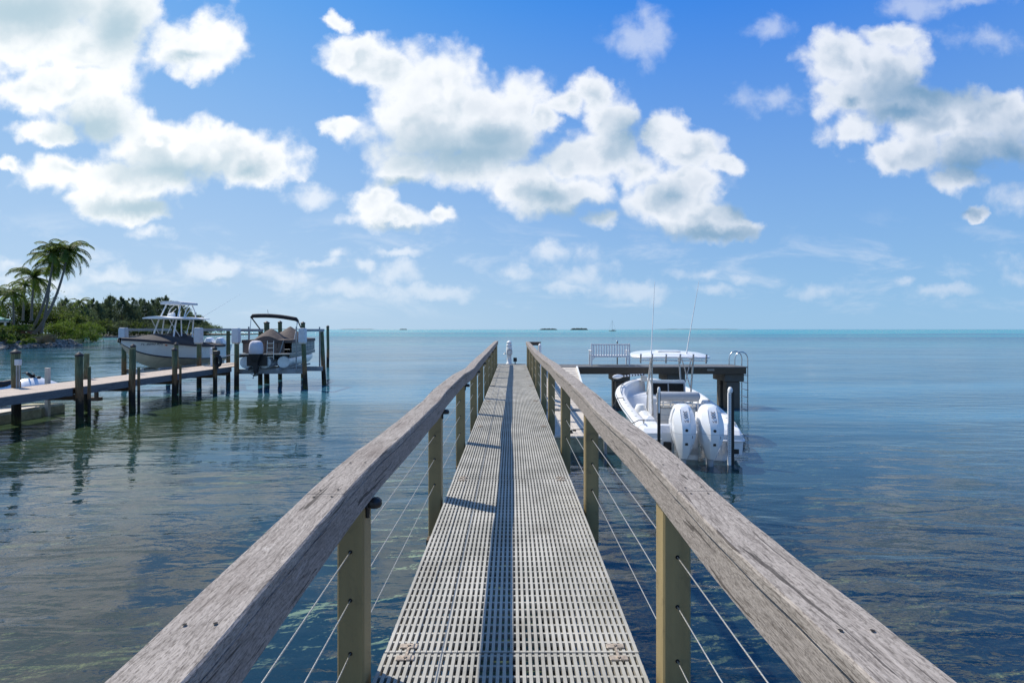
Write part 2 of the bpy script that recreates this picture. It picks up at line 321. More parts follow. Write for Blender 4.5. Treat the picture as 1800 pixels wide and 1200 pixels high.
# water: clear body over a real bed, scattering more the longer the sight line through it
def water_material():
    m, t = material('sea_water')
    geo = t.new('ShaderNodeNewGeometry'); pos = geo.outputs['Position']
    sp = t.new('ShaderNodeSeparateXYZ'); t.l.new(pos, sp.inputs[0]); px, py, _ = sp.outputs
    dist = t.vec('LENGTH', pos)
    rot = t.new('ShaderNodeMapping'); t.l.new(pos, rot.inputs[0]); rot.inputs['Rotation'].default_value = (0, 0, R(-20)); rot.inputs['Scale'].default_value = (0.36, 1.35, 1)
    rot2 = t.new('ShaderNodeMapping'); t.l.new(pos, rot2.inputs[0]); rot2.inputs['Rotation'].default_value = (0, 0, R(24)); rot2.inputs['Scale'].default_value = (0.6, 1.0, 1)
    n1 = t.noise(rot.outputs[0], 1.5, 2, 0.5, 0.6)
    n2 = t.noise(rot2.outputs[0], 4.6, 3, 0.55, 0.4)
    n3 = t.noise(rot.outputs[0], 13.0, 2, 0.5, 0.2)
    big = t.smooth(t.noise(t.vec('MULTIPLY', pos, (0.07, 0.16, 0)), 1.0, 4, 0.55), 0.38, 0.62, 0.25, 1.7)
    far = t.smooth(dist, 25, 400)
    h = t.math('ADD', t.math('MULTIPLY', n1, 0.040), t.math('MULTIPLY', n2, 0.0085))
    h = t.math('ADD', h, t.math('MULTIPLY', n3, 0.0016))
    h = t.math('MULTIPLY', h, big)
    n4 = t.noise(rot.outputs[0], 0.35, 3, 0.6, 0.4)
    h = t.math('ADD', h, t.math('MULTIPLY', t.math('MULTIPLY', n4, far), 1.1))
    bn = t.new('ShaderNodeBump'); bn.inputs['Strength'].default_value = 1.0; bn.inputs['Distance'].default_value = 1.0
    t.put(bn.inputs['Height'], h); nrm = bn.outputs[0]
    fr = t.new('ShaderNodeFresnel'); fr.inputs['IOR'].default_value = 1.75; t.l.new(nrm, fr.inputs['Normal'])
    gl = t.new('ShaderNodeBsdfGlossy'); t.l.new(nrm, gl.inputs['Normal']); t.put(gl.inputs['Roughness'], t.smooth(dist, 8, 500, 0.02, 0.22))
    tr = t.new('ShaderNodeBsdfTransparent'); tr.inputs[0].default_value = (0.80, 0.92, 0.87, 1)
    # body colour: far shoals pale teal, grass beds dark blue; nearer blue imitates reflected sky
    zone = t.noise(t.vec('MULTIPLY', pos, (0.012, 0.045, 0)), 1.0, 5, 0.6, 0.8)
    zone2 = t.noise(t.vec('MULTIPLY', pos, (0.0016, 0.012, 0)), 1.0, 4, 0.6, 0.5)
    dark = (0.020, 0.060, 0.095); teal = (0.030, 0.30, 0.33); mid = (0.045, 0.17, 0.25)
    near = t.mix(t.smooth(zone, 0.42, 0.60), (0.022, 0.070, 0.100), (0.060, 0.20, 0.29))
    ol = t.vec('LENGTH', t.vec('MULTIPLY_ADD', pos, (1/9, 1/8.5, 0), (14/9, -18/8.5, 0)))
    near = t.mix(t.math('MULTIPLY', t.smooth(t.math('ADD', ol, t.math('MULTIPLY', t.math('SUBTRACT', zone, 0.5), 1.2)), 1.2, 0.5), 0.85), near, (0.050, 0.075, 0.018))  # olive bed tint painted where the left dock's reflection blocks the sky
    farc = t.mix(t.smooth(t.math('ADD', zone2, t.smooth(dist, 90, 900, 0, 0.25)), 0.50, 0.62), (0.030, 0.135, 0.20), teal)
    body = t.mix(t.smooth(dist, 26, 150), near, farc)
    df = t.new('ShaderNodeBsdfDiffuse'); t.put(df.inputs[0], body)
    cos = t.math('MAXIMUM', t.math('ABSOLUTE', t.vec('DOT_PRODUCT', geo.outputs['Incoming'], geo.outputs['True Normal'])), 0.01)
    # deeper water further from the shore
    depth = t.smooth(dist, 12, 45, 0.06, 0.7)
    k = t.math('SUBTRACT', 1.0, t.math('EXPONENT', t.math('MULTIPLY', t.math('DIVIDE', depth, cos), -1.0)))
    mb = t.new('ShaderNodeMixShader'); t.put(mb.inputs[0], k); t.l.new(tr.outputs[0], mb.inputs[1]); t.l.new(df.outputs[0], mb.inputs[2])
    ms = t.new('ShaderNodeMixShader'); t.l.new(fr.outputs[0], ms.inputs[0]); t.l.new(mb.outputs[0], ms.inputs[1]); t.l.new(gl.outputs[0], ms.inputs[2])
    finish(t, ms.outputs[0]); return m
def bed_material():
    m, t = material('sea_bed')
    geo = t.new('ShaderNodeNewGeometry'); pos = geo.outputs['Position']
    z = t.noise(t.vec('MULTIPLY', pos, (0.22, 0.22, 0)), 1.0, 6, 0.62, 0.7)
    sp = t.new('ShaderNodeSeparateXYZ'); t.l.new(pos, sp.inputs[0]); px, py, _ = sp.outputs
    def blob(cx, cy, rx, ry):
        q = t.vec('MULTIPLY_ADD', pos, (1/rx, 1/ry, 0), (-cx/rx, -cy/ry, 0)); return t.smooth(t.vec('LENGTH', q), 1.25, 0.35)
    sand = t.math('ADD', blob(-3, 13, 4.5, 7), t.math('MULTIPLY', blob(3, 14.5, 4.5, 6), 0.8))
    sand = t.math('ADD', sand, t.math('MULTIPLY', blob(-13, 21, 9, 8), 0.75))
    sand = t.math('ADD', sand, t.math('MULTIPLY', blob(9.5, 15, 4, 4), 0.45))
    s = t.smooth(t.math('ADD', z, t.math('MULTIPLY', sand, 0.26)), 0.54, 0.72)
    fine = t.noise(pos, 7.0, 6, 0.7, 1.5); fib = t.noise(t.vec('MULTIPLY', pos, (1, 2.2, 0)), 16.0, 5, 0.75, 2.5)
    grass = t.ramp(t.math('ADD', t.math('MULTIPLY', fine, 0.5), t.math('MULTIPLY', fib, 0.5)), [(0.39, (0.010, 0.016, 0.013)), (0.50, (0.085, 0.095, 0.050)), (0.62, (0.40, 0.37, 0.18))])
    sandc = t.ramp(t.noise(pos, 3.0, 6, 0.65, 0.8), [(0.35, (0.07, 0.085, 0.012)), (0.62, (0.30, 0.31, 0.11))])
    c = t.mix(s, grass, sandc)
    pale = t.smooth(t.math('ADD', blob(-2.9, 11.0, 3.4, 7.0), t.math('MULTIPLY', t.math('SUBTRACT', z, 0.5), 1.6)), 0.0, 1.15)
    c = t.mix(t.math('MULTIPLY', pale, 0.75), c, (0.52, 0.58, 0.46))
    p = t.new('ShaderNodeBsdfDiffuse'); t.put(p.inputs[0], c)
    finish(t, p.outputs[0]); return m
M['water'] = water_material(); M['bed'] = bed_material()

# ------------------------------------------------------------------ mesh helpers
class MB:
    def __init__(s): s.v = []; s.f = []; s.m = []; s.s = []
    def add(s, vs_, fs, mat=0, smooth=False, T=None):
        n = len(s.v)
        s.v += [tuple(T @ Vector(p)) for p in vs_] if T is not None else [tuple(p) for p in vs_]
        for f in fs: s.f.append([i + n for i in f]); s.m.append(mat); s.s.append(smooth)
        return s
    def box(s, x0, x1, y0, y1, z0, z1, mat=0, T=None):
        v_ = [(x0,y0,z0),(x1,y0,z0),(x1,y1,z0),(x0,y1,z0),(x0,y0,z1),(x1,y0,z1),(x1,y1,z1),(x0,y1,z1)]
        return s.add(v_, [(0,3,2,1),(4,5,6,7),(0,1,5,4),(1,2,6,5),(2,3,7,6),(3,0,4,7)], mat, False, T)
    def rbox(s, x0, x1, y0, y1, z0, z1, r=0.01, mat=0, T=None):
        """box with chamfered edges"""
        P = []
        for z, e in ((z0, r), (z0 + r, 0), (z1 - r, 0), (z1, r)):
            c = r
            a, b, p, q = x0 + e, x1 - e, y0 + e, y1 - e
            P.append([(a+c,p,z),(b-c,p,z),(b,p+c,z),(b,q-c,z),(b-c,q,z),(a+c,q,z),(a,q-c,z),(a,p+c,z)])
        return s.loft(P, True, True, mat, False, T)
    def loft(s, rings, closed=True, caps=True, mat=0, smooth=True, T=None):
        k = len(rings[0]); vv = [p for r in rings for p in r]; ff = []
        for i in range(len(rings) - 1):
            for j in range(k if closed else k - 1):
                a = i * k + j; b = i * k + (j + 1) % k
                ff.append((a, b, b + k, a + k))
        s.add(vv, ff, mat, smooth, T)
        if caps and closed:
            s.add(rings[0], [tuple(range(k - 1, -1, -1))], mat, False, T); s.add(rings[-1], [tuple(range(k))], mat, False, T)
        return s
    def tube(s, pts, r, n=8, mat=0, caps=True, T=None, smooth=True):
        pts = [Vector(p) for p in pts]; rr = r if isinstance(r, (list, tuple)) else [r] * len(pts)
        rings = []; up = Vector((0, 0, 1))
        d0 = (pts[1] - pts[0]).normalized()
        a = d0.orthogonal().normalized()
        for i, p in enumerate(pts):
            dd = (pts[min(i + 1, len(pts) - 1)] - pts[max(i - 1, 0)]).normalized()
            a = (a - dd * a.dot(dd)); a = a.normalized() if a.length > 1e-6 else dd.orthogonal().normalized(); b = dd.cross(a)
            rings.append([tuple(p + (a * math.cos(2*math.pi*j/n) + b * math.sin(2*math.pi*j/n)) * rr[i]) for j in range(n)])
        return s.loft(rings, True, caps, mat, smooth, T)
    def beam(s, p0, p1, w_, h, mat=0, T=None):
        p0, p1 = Vector(p0), Vector(p1); dd = (p1 - p0).normalized(); up = Vector((0, 0, 1))
        if abs(dd.z) > 0.99: up = Vector((0, 1, 0))
        sx = dd.cross(up).normalized() * w_ / 2; sz = sx.cross(dd).normalized() * h / 2
        return s.loft([[tuple(p + a * sx + b * sz) for a, b in ((-1,-1),(1,-1),(1,1),(-1,1))] for p in (p0, p1)], True, True, mat, False, T)
    def lathe(s, prof, c=(0,0,0), n=16, mat=0, T=None, smooth=True):
        return s.loft([[(c[0] + r * math.cos(2*math.pi*j/n), c[1] + r * math.sin(2*math.pi*j/n), c[2] + z) for j in range(n)] for r, z in prof], True, True, mat, smooth, T)
    def build(s, name, mats, parent=None, loc=None, rot=None):
        me = bpy.data.meshes.new(name); me.from_pydata(s.v, [], s.f); me.update()
        me.polygons.foreach_set('material_index', s.m); me.polygons.foreach_set('use_smooth', s.s)
        for q in (mats if isinstance(mats, (list, tuple)) else [mats]): me.materials.append(M[q])
        me.update()
        o = bpy.data.objects.new(name, me); C.objects.link(o)
        if parent: o.parent = parent
        if loc: o.location = loc
        if rot: o.rotation_euler = rot
        return o
def tag(o, label=None, cat=None, group=None, kind=None):
    if label: o['label'] = label
    if cat: o['category'] = cat
    if group: o['group'] = group
    if kind: o['kind'] = kind
    return o
def thing(name, label, cat, loc=(0, 0, 0), rz=0.0, group=None):
    o = bpy.data.objects.new(name, None); C.objects.link(o); o.location = loc; o.rotation_euler = (0, 0, rz); o.empty_display_size = 0.3
    return tag(o, label, cat, group)
def text(name, body, size, mat, parent, loc, rot, extrude=0.001, sx=1.0):
    cu = bpy.data.curves.new(name, 'FONT'); cu.body = body; cu.size = size; cu.extrude = extrude; cu.align_x = 'CENTER'; cu.align_y = 'CENTER'
    tmp = bpy.data.objects.new(name + '_curve', cu); C.objects.link(tmp)
    bpy.context.view_layer.update()
    me = bpy.data.meshes.new_from_object(tmp.evaluated_get(bpy.context.evaluated_depsgraph_get()))
    bpy.data.objects.remove(tmp); bpy.data.curves.remove(cu)
    me.materials.clear(); me.materials.append(M[mat])
    o = bpy.data.objects.new(name, me); C.objects.link(o); o.parent = parent; o.location = loc; o.rotation_euler = rot; o.scale = (sx, 1, 1)
    return o
def copy_tree(o, parent=None):
    c = o.copy(); C.objects.link(c)
    if parent is not None: c.parent = parent
    for ch in [x for x in bpy.data.objects if x.parent == o]: copy_tree(ch, c)
    return c
def interp(tab, y):
    ys = [p[0] for p in tab]; return float(np.interp(y, ys, [p[1] for p in tab]))

# ------------------------------------------------------------------ setting
b = MB(); b.add([(-40000,-300,0),(40000,-300,0),(40000,40000,0),(-40000,40000,0)], [(0,1,2,3)])
tag(b.build('water', 'water'), kind='structure')
b = MB(); b.add([(-40000,-300,-1.25),(40000,-300,-1.25),(40000,40000,-1.25),(-40000,40000,-1.25)], [(0,1,2,3)])
tag(b.build('sea_bed', 'bed'), kind='structure')

# ------------------------------------------------------------------ walkway
HW = 0.612
walk = thing('walkway', 'long straight walkway of pale slotted fibreglass grating leading out over the water', 'walkway', (0, 0, DECK))
seams = [-3.3, -0.43, 2.44, 5.27, 8.13, 10.97, 13.95, 16.8, 19.65, 22.5]
random.seed(4)
for i in range(len(seams) - 1):
    y0, y1 = seams[i] + 0.004, seams[i + 1] - 0.004
    b = MB(); nb_ = 41; pitch = 2 * HW / nb_; off = random.uniform(-0.006, 0.006)
    for k in range(nb_):
        xc = -HW + pitch * (k + 0.5) + off
        b.box(xc - 0.0078, xc + 0.0078, y0, y1, -0.038, 0, 0)
    nr = round((y1 - y0) / 0.0735)
    for k in range(nr + 1):
        yc = y0 + 0.012 + (y1 - y0 - 0.024) * k / nr
        b.box(-HW + off + 0.004, HW + off - 0.004, yc - 0.006, yc + 0.006, -0.024, -0.0035, 0)
    b.build('grating_panel', 'frp', walk)
for y in seams[1:-1]:
    for sx in (-1, 1):
        b = MB(); b.box(sx*0.5 - 0.006, sx*0.5 + 0.006, y - 0.05, y + 0.05, 0.001, 0.006)
        for dy in (-0.045, 0.045):
            for ddx in (-0.022, 0.022): b.rbox(sx*0.5 + ddx - 0.0215, sx*0.5 + ddx + 0.0215, y + dy - 0.017, y + dy + 0.017, 0.001, 0.008, 0.003)
            b.tube([(sx*0.5, y + dy, 0.008), (sx*0.5, y + dy, 0.013)], 0.009, 6)
        b.build('grating_clip', 'clip', walk)
for x in (-0.56, 0.03, 0.56):
    b = MB(); b.box(x - 0.03, x + 0.03, -3.3, 22.45, -0.30, -0.0405); b.build('stringer', 'stringer', walk)
for k in range(10):
    y = -1.2 + 2.36 * k + 1.0
    b = MB(); b.box(-0.75, 0.75, y - 0.045, y + 0.045, -0.52, -0.302); b.build('pile_cap_beam', 'stringer', walk)
    for sx in (-1, 1):
        b = MB(); b.tube([(sx*0.42, y, -0.522), (sx*0.42, y, -3.2)], 0.13, 12); b.build('piling', 'piling_low', walk)

# rails: height below the eye measured along the walkway (they sag and bow)
RDEP = [(-3,.585),(.5,.585),(.93,.585),(1.29,.594),(1.6,.595),(1.82,.588),(2.0,.581),(2.25,.570),(2.56,.567),(3.0,.576),(3.65,.582),(4.35,.565),(5.2,.561),(6.1,.555),(7.0,.572),(8.3,.556),(10.2,.588),(11.6,.596),(13.5,.612),(16,.60),(20.9,.55),(22.6,.545)]
LDEP = [(-3,.62),(.95,.62),(1.14,.607),(1.45,.602),(1.69,.596),(1.85,.586),(2.18,.580),(2.4,.577),(2.85,.588),(3.4,.590),(3.9,.588),(4.26,.592),(4.7,.566),(5.4,.563),(6.4,.563),(7.2,.590),(8.2,.618),(9.1,.594),(11,.578),(13.2,.570),(15.8,.54),(20.2,.505),(22.6,.51)]
def smooth_tab(tab):
    def f(y): return sum(interp(tab, y + q * 0.16 * max(0.5, y * 0.1)) for q in (-1, -.5, 0, .5, 1)) / 5
    return f
RD, LD = smooth_tab(RDEP), smooth_tab(LDEP)
def rx_in(y): return 0.600
LIN = [(-3,.575),(1.1,.577),(1.5,.590),(2,.600),(30,.600)]
def lx_in(y): return interp(LIN, y)
def railing(sx, dep, xin, label, posts, cap_j, fas_j):
    rl = thing('railing', label, 'railing', (0, 0, DECK), 0, 'wood and cable railings along the walkway')
    ws = 0.143
    for i in range(len(cap_j) - 1):
        y0, y1 = cap_j[i] + 0.0015, cap_j[i + 1] - 0.0015; n = max(6, int((y1 - y0) / 0.07)); rings = []
        for k in range(n + 1):
            y = y0 + (y1 - y0) * k / n; z = CAMZ - DECK - dep(y); xi = xin(y) + 0.002 * mnoise.noise(Vector((i * 7.7, y * 6, sx)))
            z += 0.0015 * mnoise.noise(Vector((y * 5, i * 3.1, sx))); xo = xi + ws + 0.002 * mnoise.noise(Vector((i * 3.3, y * 5, sx + 4)))
            c = 0.005
            pr = [(xi + c, z), (xo - c, z), (xo, z - c), (xo, z - .038 + c), (xo - c, z - .038), (xi + c, z - .038), (xi, z - .038 + c), (xi, z - c)]
            if sx < 0: pr = pr[::-1]
            rings.append([(sx * px_, y, z_) for px_, z_ in pr])
        b = MB(); b.loft(rings, True, True, 0, False)
        # countersunk screws above each post and at mid-span
        ys = [p for p in posts] + [p + 1.18 for p in posts]
        for j in cap_j[1:-1]: ys += [j - 0.035, j + 0.035]
        for ysc in ys:
            if y0 < ysc < y1:
                for fr in (0.27, 0.70):
                    zz = CAMZ - DECK - dep(ysc) + 0.0028
                    x = sx * (xin(ysc) + ws * fr); yy = ysc + random.uniform(-.006, .006)
                    b.add([(x + 0.0047*math.cos(a), yy + 0.0047*math.sin(a), zz) for a in [2*math.pi*q/8 for q in range(8)]], [tuple(range(8))], 1)
        o = b.build('cap_board', ['cap', 'hole'], rl)
    for i in range(len(fas_j) - 1):
        y0, y1 = fas_j[i] + 0.0012, fas_j[i + 1] - 0.0012; n = max(6, int((y1 - y0) / 0.08)); rings = []
        for k in range(n + 1):
            y = y0 + (y1 - y0) * k / n; z = CAMZ - DECK - dep(y) - 0.046; xi = xin(y) + 0.010
            zb = z - 0.114 + 0.004 * mnoise.noise(Vector((y * 1.3, 5 + sx, i)))
            c = 0.004
            pr = [(xi + c, z), (xi + .031, z), (xi + .031, zb), (xi + c, zb), (xi, zb + c), (xi, z - c)]
            if sx < 0: pr = pr[::-1]
            rings.append([(sx * a_, y, b_) for a_, b_ in pr])
        b = MB(); b.loft(rings, True, True, 0, False)
        b.build('fascia_board', 'fascia', rl)
    for yp in posts:
        z = CAMZ - DECK - dep(yp + .06) - 0.0395
        x0 = xin(yp) + 0.042; x1 = x0 + 0.118
        b = MB(); b.rbox(min(sx*x0, sx*x1), max(sx*x0, sx*x1), yp, yp + 0.118, -0.34, z, 0.008)
        for zc in (0.575, 0.365, 0.135):
            xc = sx * (x0 + x1) / 2
            b.tube([(xc, yp - 0.0015, zc), (xc, yp - 0.0005, zc)], 0.009, 10, 1)
        b.build('post', ['post', 'hole'], rl)
    for zc in (0.575, 0.365, 0.135):
        b = MB()
        for a_, c_ in zip(posts[:-1], posts[1:]):
            xc = sx * (xin((a_ + c_) / 2) + 0.042 + 0.059); mid = (a_ + c_) / 2
            xa = sx * (xin(a_) + 0.101); xb = sx * (xin(c_) + 0.101)
            b.tube([(xa, a_ - 0.01, zc), (xa, a_ + .118, zc), (xc, mid, zc - 0.004), (xb, c_ - 0.001, zc)], 0.0028, 6)
        b.build('cable', 'cable', rl)
    return rl
PR = [-2.55, -0.19, 2.17, 4.48, 6.65, 9.05, 11.2, 13.8, 16.2, 18.7, 21.0, 22.3]
PL = [-2.5, -0.12, 2.22, 4.64, 6.93, 9.3, 11.4, 13.9, 16.3, 18.7, 21.1, 22.3]
rail_r = railing(1, RD, rx_in, 'sunlit weathered wooden handrail with tan posts and cables, on the white boat\'s side', PR, [-3.2, 1.86, 5.25, 8.9, 12.6, 16.2, 19.9, 22.5], [-3.2, -.3, 2.9, 6.12, 9.4, 13.1, 16.8, 22.45])
rail_l = railing(-1, LD, lx_in, 'weathered wooden handrail with its inner face in shade and black lamps on its posts', PL, [-3.2, 1.83, 5.4, 9.1, 12.7, 16.3, 20.0, 22.5], [-3.2, 1.77, 5.1, 8.8, 12.4, 16.1, 22.45])
# the railing's short return at the far end
ret = thing('end_railing', 'short dark wooden railing return at the far end of the walkway', 'railing', (0, 0, DECK))
zt = CAMZ - DECK - 0.545
b = MB(); b.rbox(0.748, 1.27, 22.35, 22.49, zt - 0.038, zt, 0.005); b.build('cap_board', 'cap', ret)
b = MB(); b.box(0.765, 1.25, 22.36, 22.395, zt - 0.16, zt - 0.040); b.build('fascia_board', 'stringer', ret)
b = MB(); b.rbox(1.14, 1.25, 22.397, 22.48, 0.0, zt - 0.0395, 0.006); b.build('post', 'post', ret)
# black puck lamps on the shaded side's posts
b = MB(); b.tube([(0, 0, 0), (0.012, 0, 0)], 0.022, 12); b.tube([(0.012, 0, 0.012), (0.030, 0, 0.016)], [0.012, 0.014], 8); b.tube([(0.004,0,-0.006),(0.006,0,-0.055)],[0.013,0.009],8)
b.lathe([(0.0, 0.020), (0.020, 0.018), (0.030, 0.008), (0.031, -0.008), (0.026, -0.020), (0.0, -0.022)], (0.038, 0, 0.012), 14)
lampmesh = None
names = ['nearest', 'second', 'third', 'fourth', 'fifth', 'sixth', 'seventh', 'eighth']
for i, yp in enumerate(PL[2:10]):
    z = DECK + CAMZ - DECK - LD(yp) - 0.0415 - 0.118 - 0.034; loc = (-(lx_in(yp) + 0.0415), yp + 0.035, z)
    if lampmesh is None: o = b.build('post_lamp', 'black'); lampmesh = o
    else: o = lampmesh.copy(); C.objects.link(o)
    o.location = loc
    tag(o, 'small round black lamp under the handrail, on the %s post from the camera' % names[i], 'lamp', 'small black lamps on the railing posts')

# ------------------------------------------------------------------ cross dock at the far end
xd = thing('cross_dock', 'dark wooden cross dock on square piers, running right from the walkway end', 'dock', (0, 0, DECK))
b = MB(); n = 46
b.box(-0.75, 0.62, 22.51, 22.9, -0.04, -0.002)
for k in range(n):
    x0 = 0.78 + (9.66 - 0.78) * k / n; b.box(x0 + 0.003, x0 + (9.66 - 0.78) / n - 0.003, 21.0, 22.34 if x0 < 1.3 else 22.5, -0.04, 0.0 + random.uniform(-.002, .002))
b.build('deck_boards', 'rim', xd)
for y in (21.02, 22.40):
    b = MB(); b.box(0.80, 9.62, y, y + 0.06, -0.30, -0.043); b.build('side_beam', 'stringer', xd)
b = MB(); b.box(0.80, 9.60, 21.70, 21.76, -0.27, -0.043); b.build('centre_beam', 'stringer', xd)
b = MB(); b.rbox(8.0, 8.3, 20.985, 21.018, -0.17, -0.09, 0.01); b.build('yellow_tag', 'clip', xd)
for x, wd in ((4.52, .42), (6.75, .50), (9.15, .56)):
    b = MB(); b.rbox(x - wd/2 - .10, x + wd/2 + .14, 21.10, 22.38, -0.62, -0.302, 0.02); b.build('pier_cap', 'conc', xd)
    for yy in (21.35, 22.0):
        b = MB(); b.rbox(x - wd/2, x + wd/2, yy - .2, yy + .2, -3.2, -0.622, 0.03); b.build('pier', 'conc', xd)
# ladder on its end
lad = thing('dock_ladder', 'stainless swim ladder with two looped grab rails at the end of the cross dock', 'ladder', (9.45, 21.3, DECK))
for dy in (0.0, 0.55):
    b = MB(); pts = [(0.36, dy, -1.9), (0.36, dy, 0.30)] + [(0.09 + 0.27 * math.cos(a), dy, 0.30 + 0.30 * math.sin(a)) for a in [math.pi * q / 10 for q in range(1, 10)]] + [(-0.18, dy, 0.3), (-0.18, dy, 0.002)]
    b.tube(pts, 0.024, 10); b.build('grab_rail', 'steel', lad)
for z in (-1.6, -1.3, -1.0, -0.7, -0.4):
    b = MB(); b.box(0.31, 0.41, 0.02, 0.53, z, z + 0.03); b.build('rung', 'steel', lad)
# bench, its back to the camera
be = thing('garden_bench', 'white slatted garden bench on the cross dock, seen from behind', 'bench', (X_at(1073.5, 21.6), 21.62, DECK))
W2 = 0.80
for sx in (-1, 1):
    b = MB(); b.rbox(sx*W2 - .03, sx*W2 + .03, 0, .05, 0.0, 0.94, 0.008)
    b.build('back_leg', 'benchwhite', be)
    b = MB(); b.rbox(sx*W2 - .03, sx*W2 + .03, .56, .61, 0.0, 0.62, 0.008); b.build('front_leg', 'benchwhite', be)
    b = MB(); b.rbox(sx*W2 - .045, sx*W2 + .045, -.03, .66, 0.622, 0.648, 0.008); b.build('armrest', 'benchwhite', be)
    b = MB(); b.beam((sx*(W2-.031), .026, .26), (sx*(W2 - .14), .026, .36), .03, .04); b.build('corner_brace', 'benchwhite', be)
b = MB(); b.rbox(-W2 + .031, W2 - .031, .008, .042, .86, .925, .008); b.build('top_rail', 'benchwhite', be)
b = MB(); b.rbox(-W2 + .031, W2 - .031, .008, .042, .36, .425, .008); b.build('bottom_rail', 'benchwhite', be)
b = MB()
for k in range(14):
    x = -W2 + .085 + (2*W2 - .17) * k / 13; b.box(x - .029, x + .029, .014, .036, .426, .859)
tag(b.build('backrest_slats', 'benchwhite', be))
b = MB()
for k in range(6): b.rbox(-W2 + .03, W2 - .03, .09 + .083 * k, .16 + .083 * k, .415, .437, .004)
b.box(-W2 + .032, W2 - .032, .07, .10, .35, .414); b.box(-W2 + .032, W2 - .032, .53, .558, .35, .414)
b.build('seat', 'benchwhite', be)
sp_ = thing('small_post', 'small dark post standing at the back edge of the cross dock behind the bench', 'post', (X_at(1085, 22.44), 22.44, DECK))
b = MB(); b.rbox(-.022, .022, -.022, .022, 0, 1.0, .006); b.build('shaft', 'stringer', sp_)
b = MB(); b.lathe([(.05, 1.002), (.05, 1.03), (.02, 1.055)], n=10); b.build('cap', 'steel', sp_)
# power pedestal
pd_ = thing('power_pedestal', 'white shore-power pedestal with a domed light at the walkway end', 'pedestal', (X_at(895, 22.7), 22.68, DECK))
b = MB(); b.lathe([(.14, 0), (.14, .04), (.105, .06), (.10, .38), (.115, .42), (.135, .50), (.135, .66), (.12, .72), (.115, .78)], n=16); b.build('body', 'white', pd_)
b = MB(); b.lathe([(.10, .782), (.10, .80), (.135, .83), (.135, .85), (.10, .87), (.10, .93), (.125, .945), (.10, .985), (.045, 1.015), (.02, 1.04), (.0, 1.05)], n=16); b.build('lamp_head', 'white', pd_)
b = MB()
for k in range(4): b.tube([(.02 + .115 * math.cos(a), -.15 - .012 * k, .50 + .02 * k + .125 * math.sin(a)) for a in [2*math.pi*q/16 for q in range(17)]], .011, 6)
b.build('hose', 'offwhite', pd_)
b = MB(); b.tube([(-.10, 0, .46), (-.22, 0, .46), (-.25, 0, .42)], [.018, .02, .016], 8); b.tube([(-.20, 0, .46), (-.20, 0, .50)], .01, 6); b.lathe([(.0, .50), (.035, .502), (.035, .515), (0, .52)], (-.20, 0, 0), 10); b.build('tap', 'steel', pd_)
b = MB(); b.tube([(-.10, 0, .24), (-.16, 0, .24)], .02, 8); b.build('lower_tap', 'steel', pd_)
jb = thing('junction_box', 'small black square box just right of the white power pedestal', 'box', (X_at(905.5, 22.7), 22.72, DECK))
b = MB(); b.rbox(-.08, .08, -.04, .04, .10, .28, .012); b.build('housing', 'black', jb)
b = MB(); b.rbox(-.02, .02, -.02, .02, 0, .099, .004); b.build('stand', 'black', jb)
b = MB(); b.rbox(-.06, .06, -.048, -.0405, .125, .255, .003); b.build('lid', 'rubber', jb)

# white pole, ramp and floating platform beside the walkway
tag(MB().tube([(0, 0, -1.5), (0, 0, 2.70)], .055, 14).tube([(0, 0, 2.70), (0, 0, 2.75)], [.055, .015], 14).build('guide_pole', 'white', None, (X_at(949, 18.3), 18.3, 0)),
    'tall white pipe pole rising between the dark railing posts beside the ramp', 'pole')
rp = thing('ramp', 'pale beige gangway ramp sloping from the cross dock down to the low platform', 'ramp')
def ramp_pt(x, t_, dz=0): return (x, 20.98 + (17.75 - 20.98) * t_, 1.70 + (0.52 - 1.70) * t_ + dz)
b = MB(); b.loft([[ramp_pt(x, t_, z) for x, z in ((1.0, -.08), (2.62, -.08), (2.62, 0), (1.0, 0))][::-1] for t_ in (0, 1)], True, True, 0, False)
for k in range(1, 16): b.loft([[ramp_pt(x, t_, z) for x, z in ((1.06, .001), (2.56, .001), (2.56, .010), (1.06, .010))][::-1] for t_ in (k/16 - .004, k/16 + .004)], True, True, 0, False)
b.build('ramp_deck', 'beige', rp)
for x0 in (0.93, 2.625):
    b = MB(); b.loft([[ramp_pt(x, t_, z) for x, z in ((x0, -.12), (x0 + .065, -.12), (x0 + .065, .05), (x0, .05))][::-1] for t_ in (0, 1)], True, True, 0, False); b.build('side_rail', 'white', rp)
fp = thing('floating_platform', 'low beige floating platform between the walkway and the twin-engine boat', 'platform')
b = MB(); nb_ = 9
for k in range(nb_):
    y0 = 13.55 + (17.65 - 13.55) * k / nb_; b.rbox(0.95, 2.95, y0 + .004, y0 + (17.65 - 13.55) / nb_ - .004, .38, .44, .008)
b.build('deck_boards', 'beige', fp)
b = MB(); b.rbox(0.98, 2.92, 13.58, 17.62, -.12, .378, .03); b.build('float', 'beige2', fp)
b = MB(); b.box(0.95, 2.95, 17.68, 17.80, .30, .50); b.build('hinge_plate', 'galv', fp)
for x, y in ((1.6, 13.9), (2.6, 15.2)):
    b = MB(); b.tube([(x - .1, y, .50), (x - .14, y, .51), (x + .14, y, .51), (x + .1, y, .50)], .018, 6); b.box(x - .05, x + .05, y - .02, y + .02, .441, .50); b.build('cleat', 'black', fp)
for x, y in ((2.45, 13.45), (2.2, 13.47)):
    tag(MB().tube([(0, 0, -1.3), (0, 0, .36)], .045, 12).build('guide_pipe', 'galv', None, (x, y, 0)), 'grey steel pipe standing in the water at the front of the low beige platform', 'pipe', 'guide pipes at the low platform')

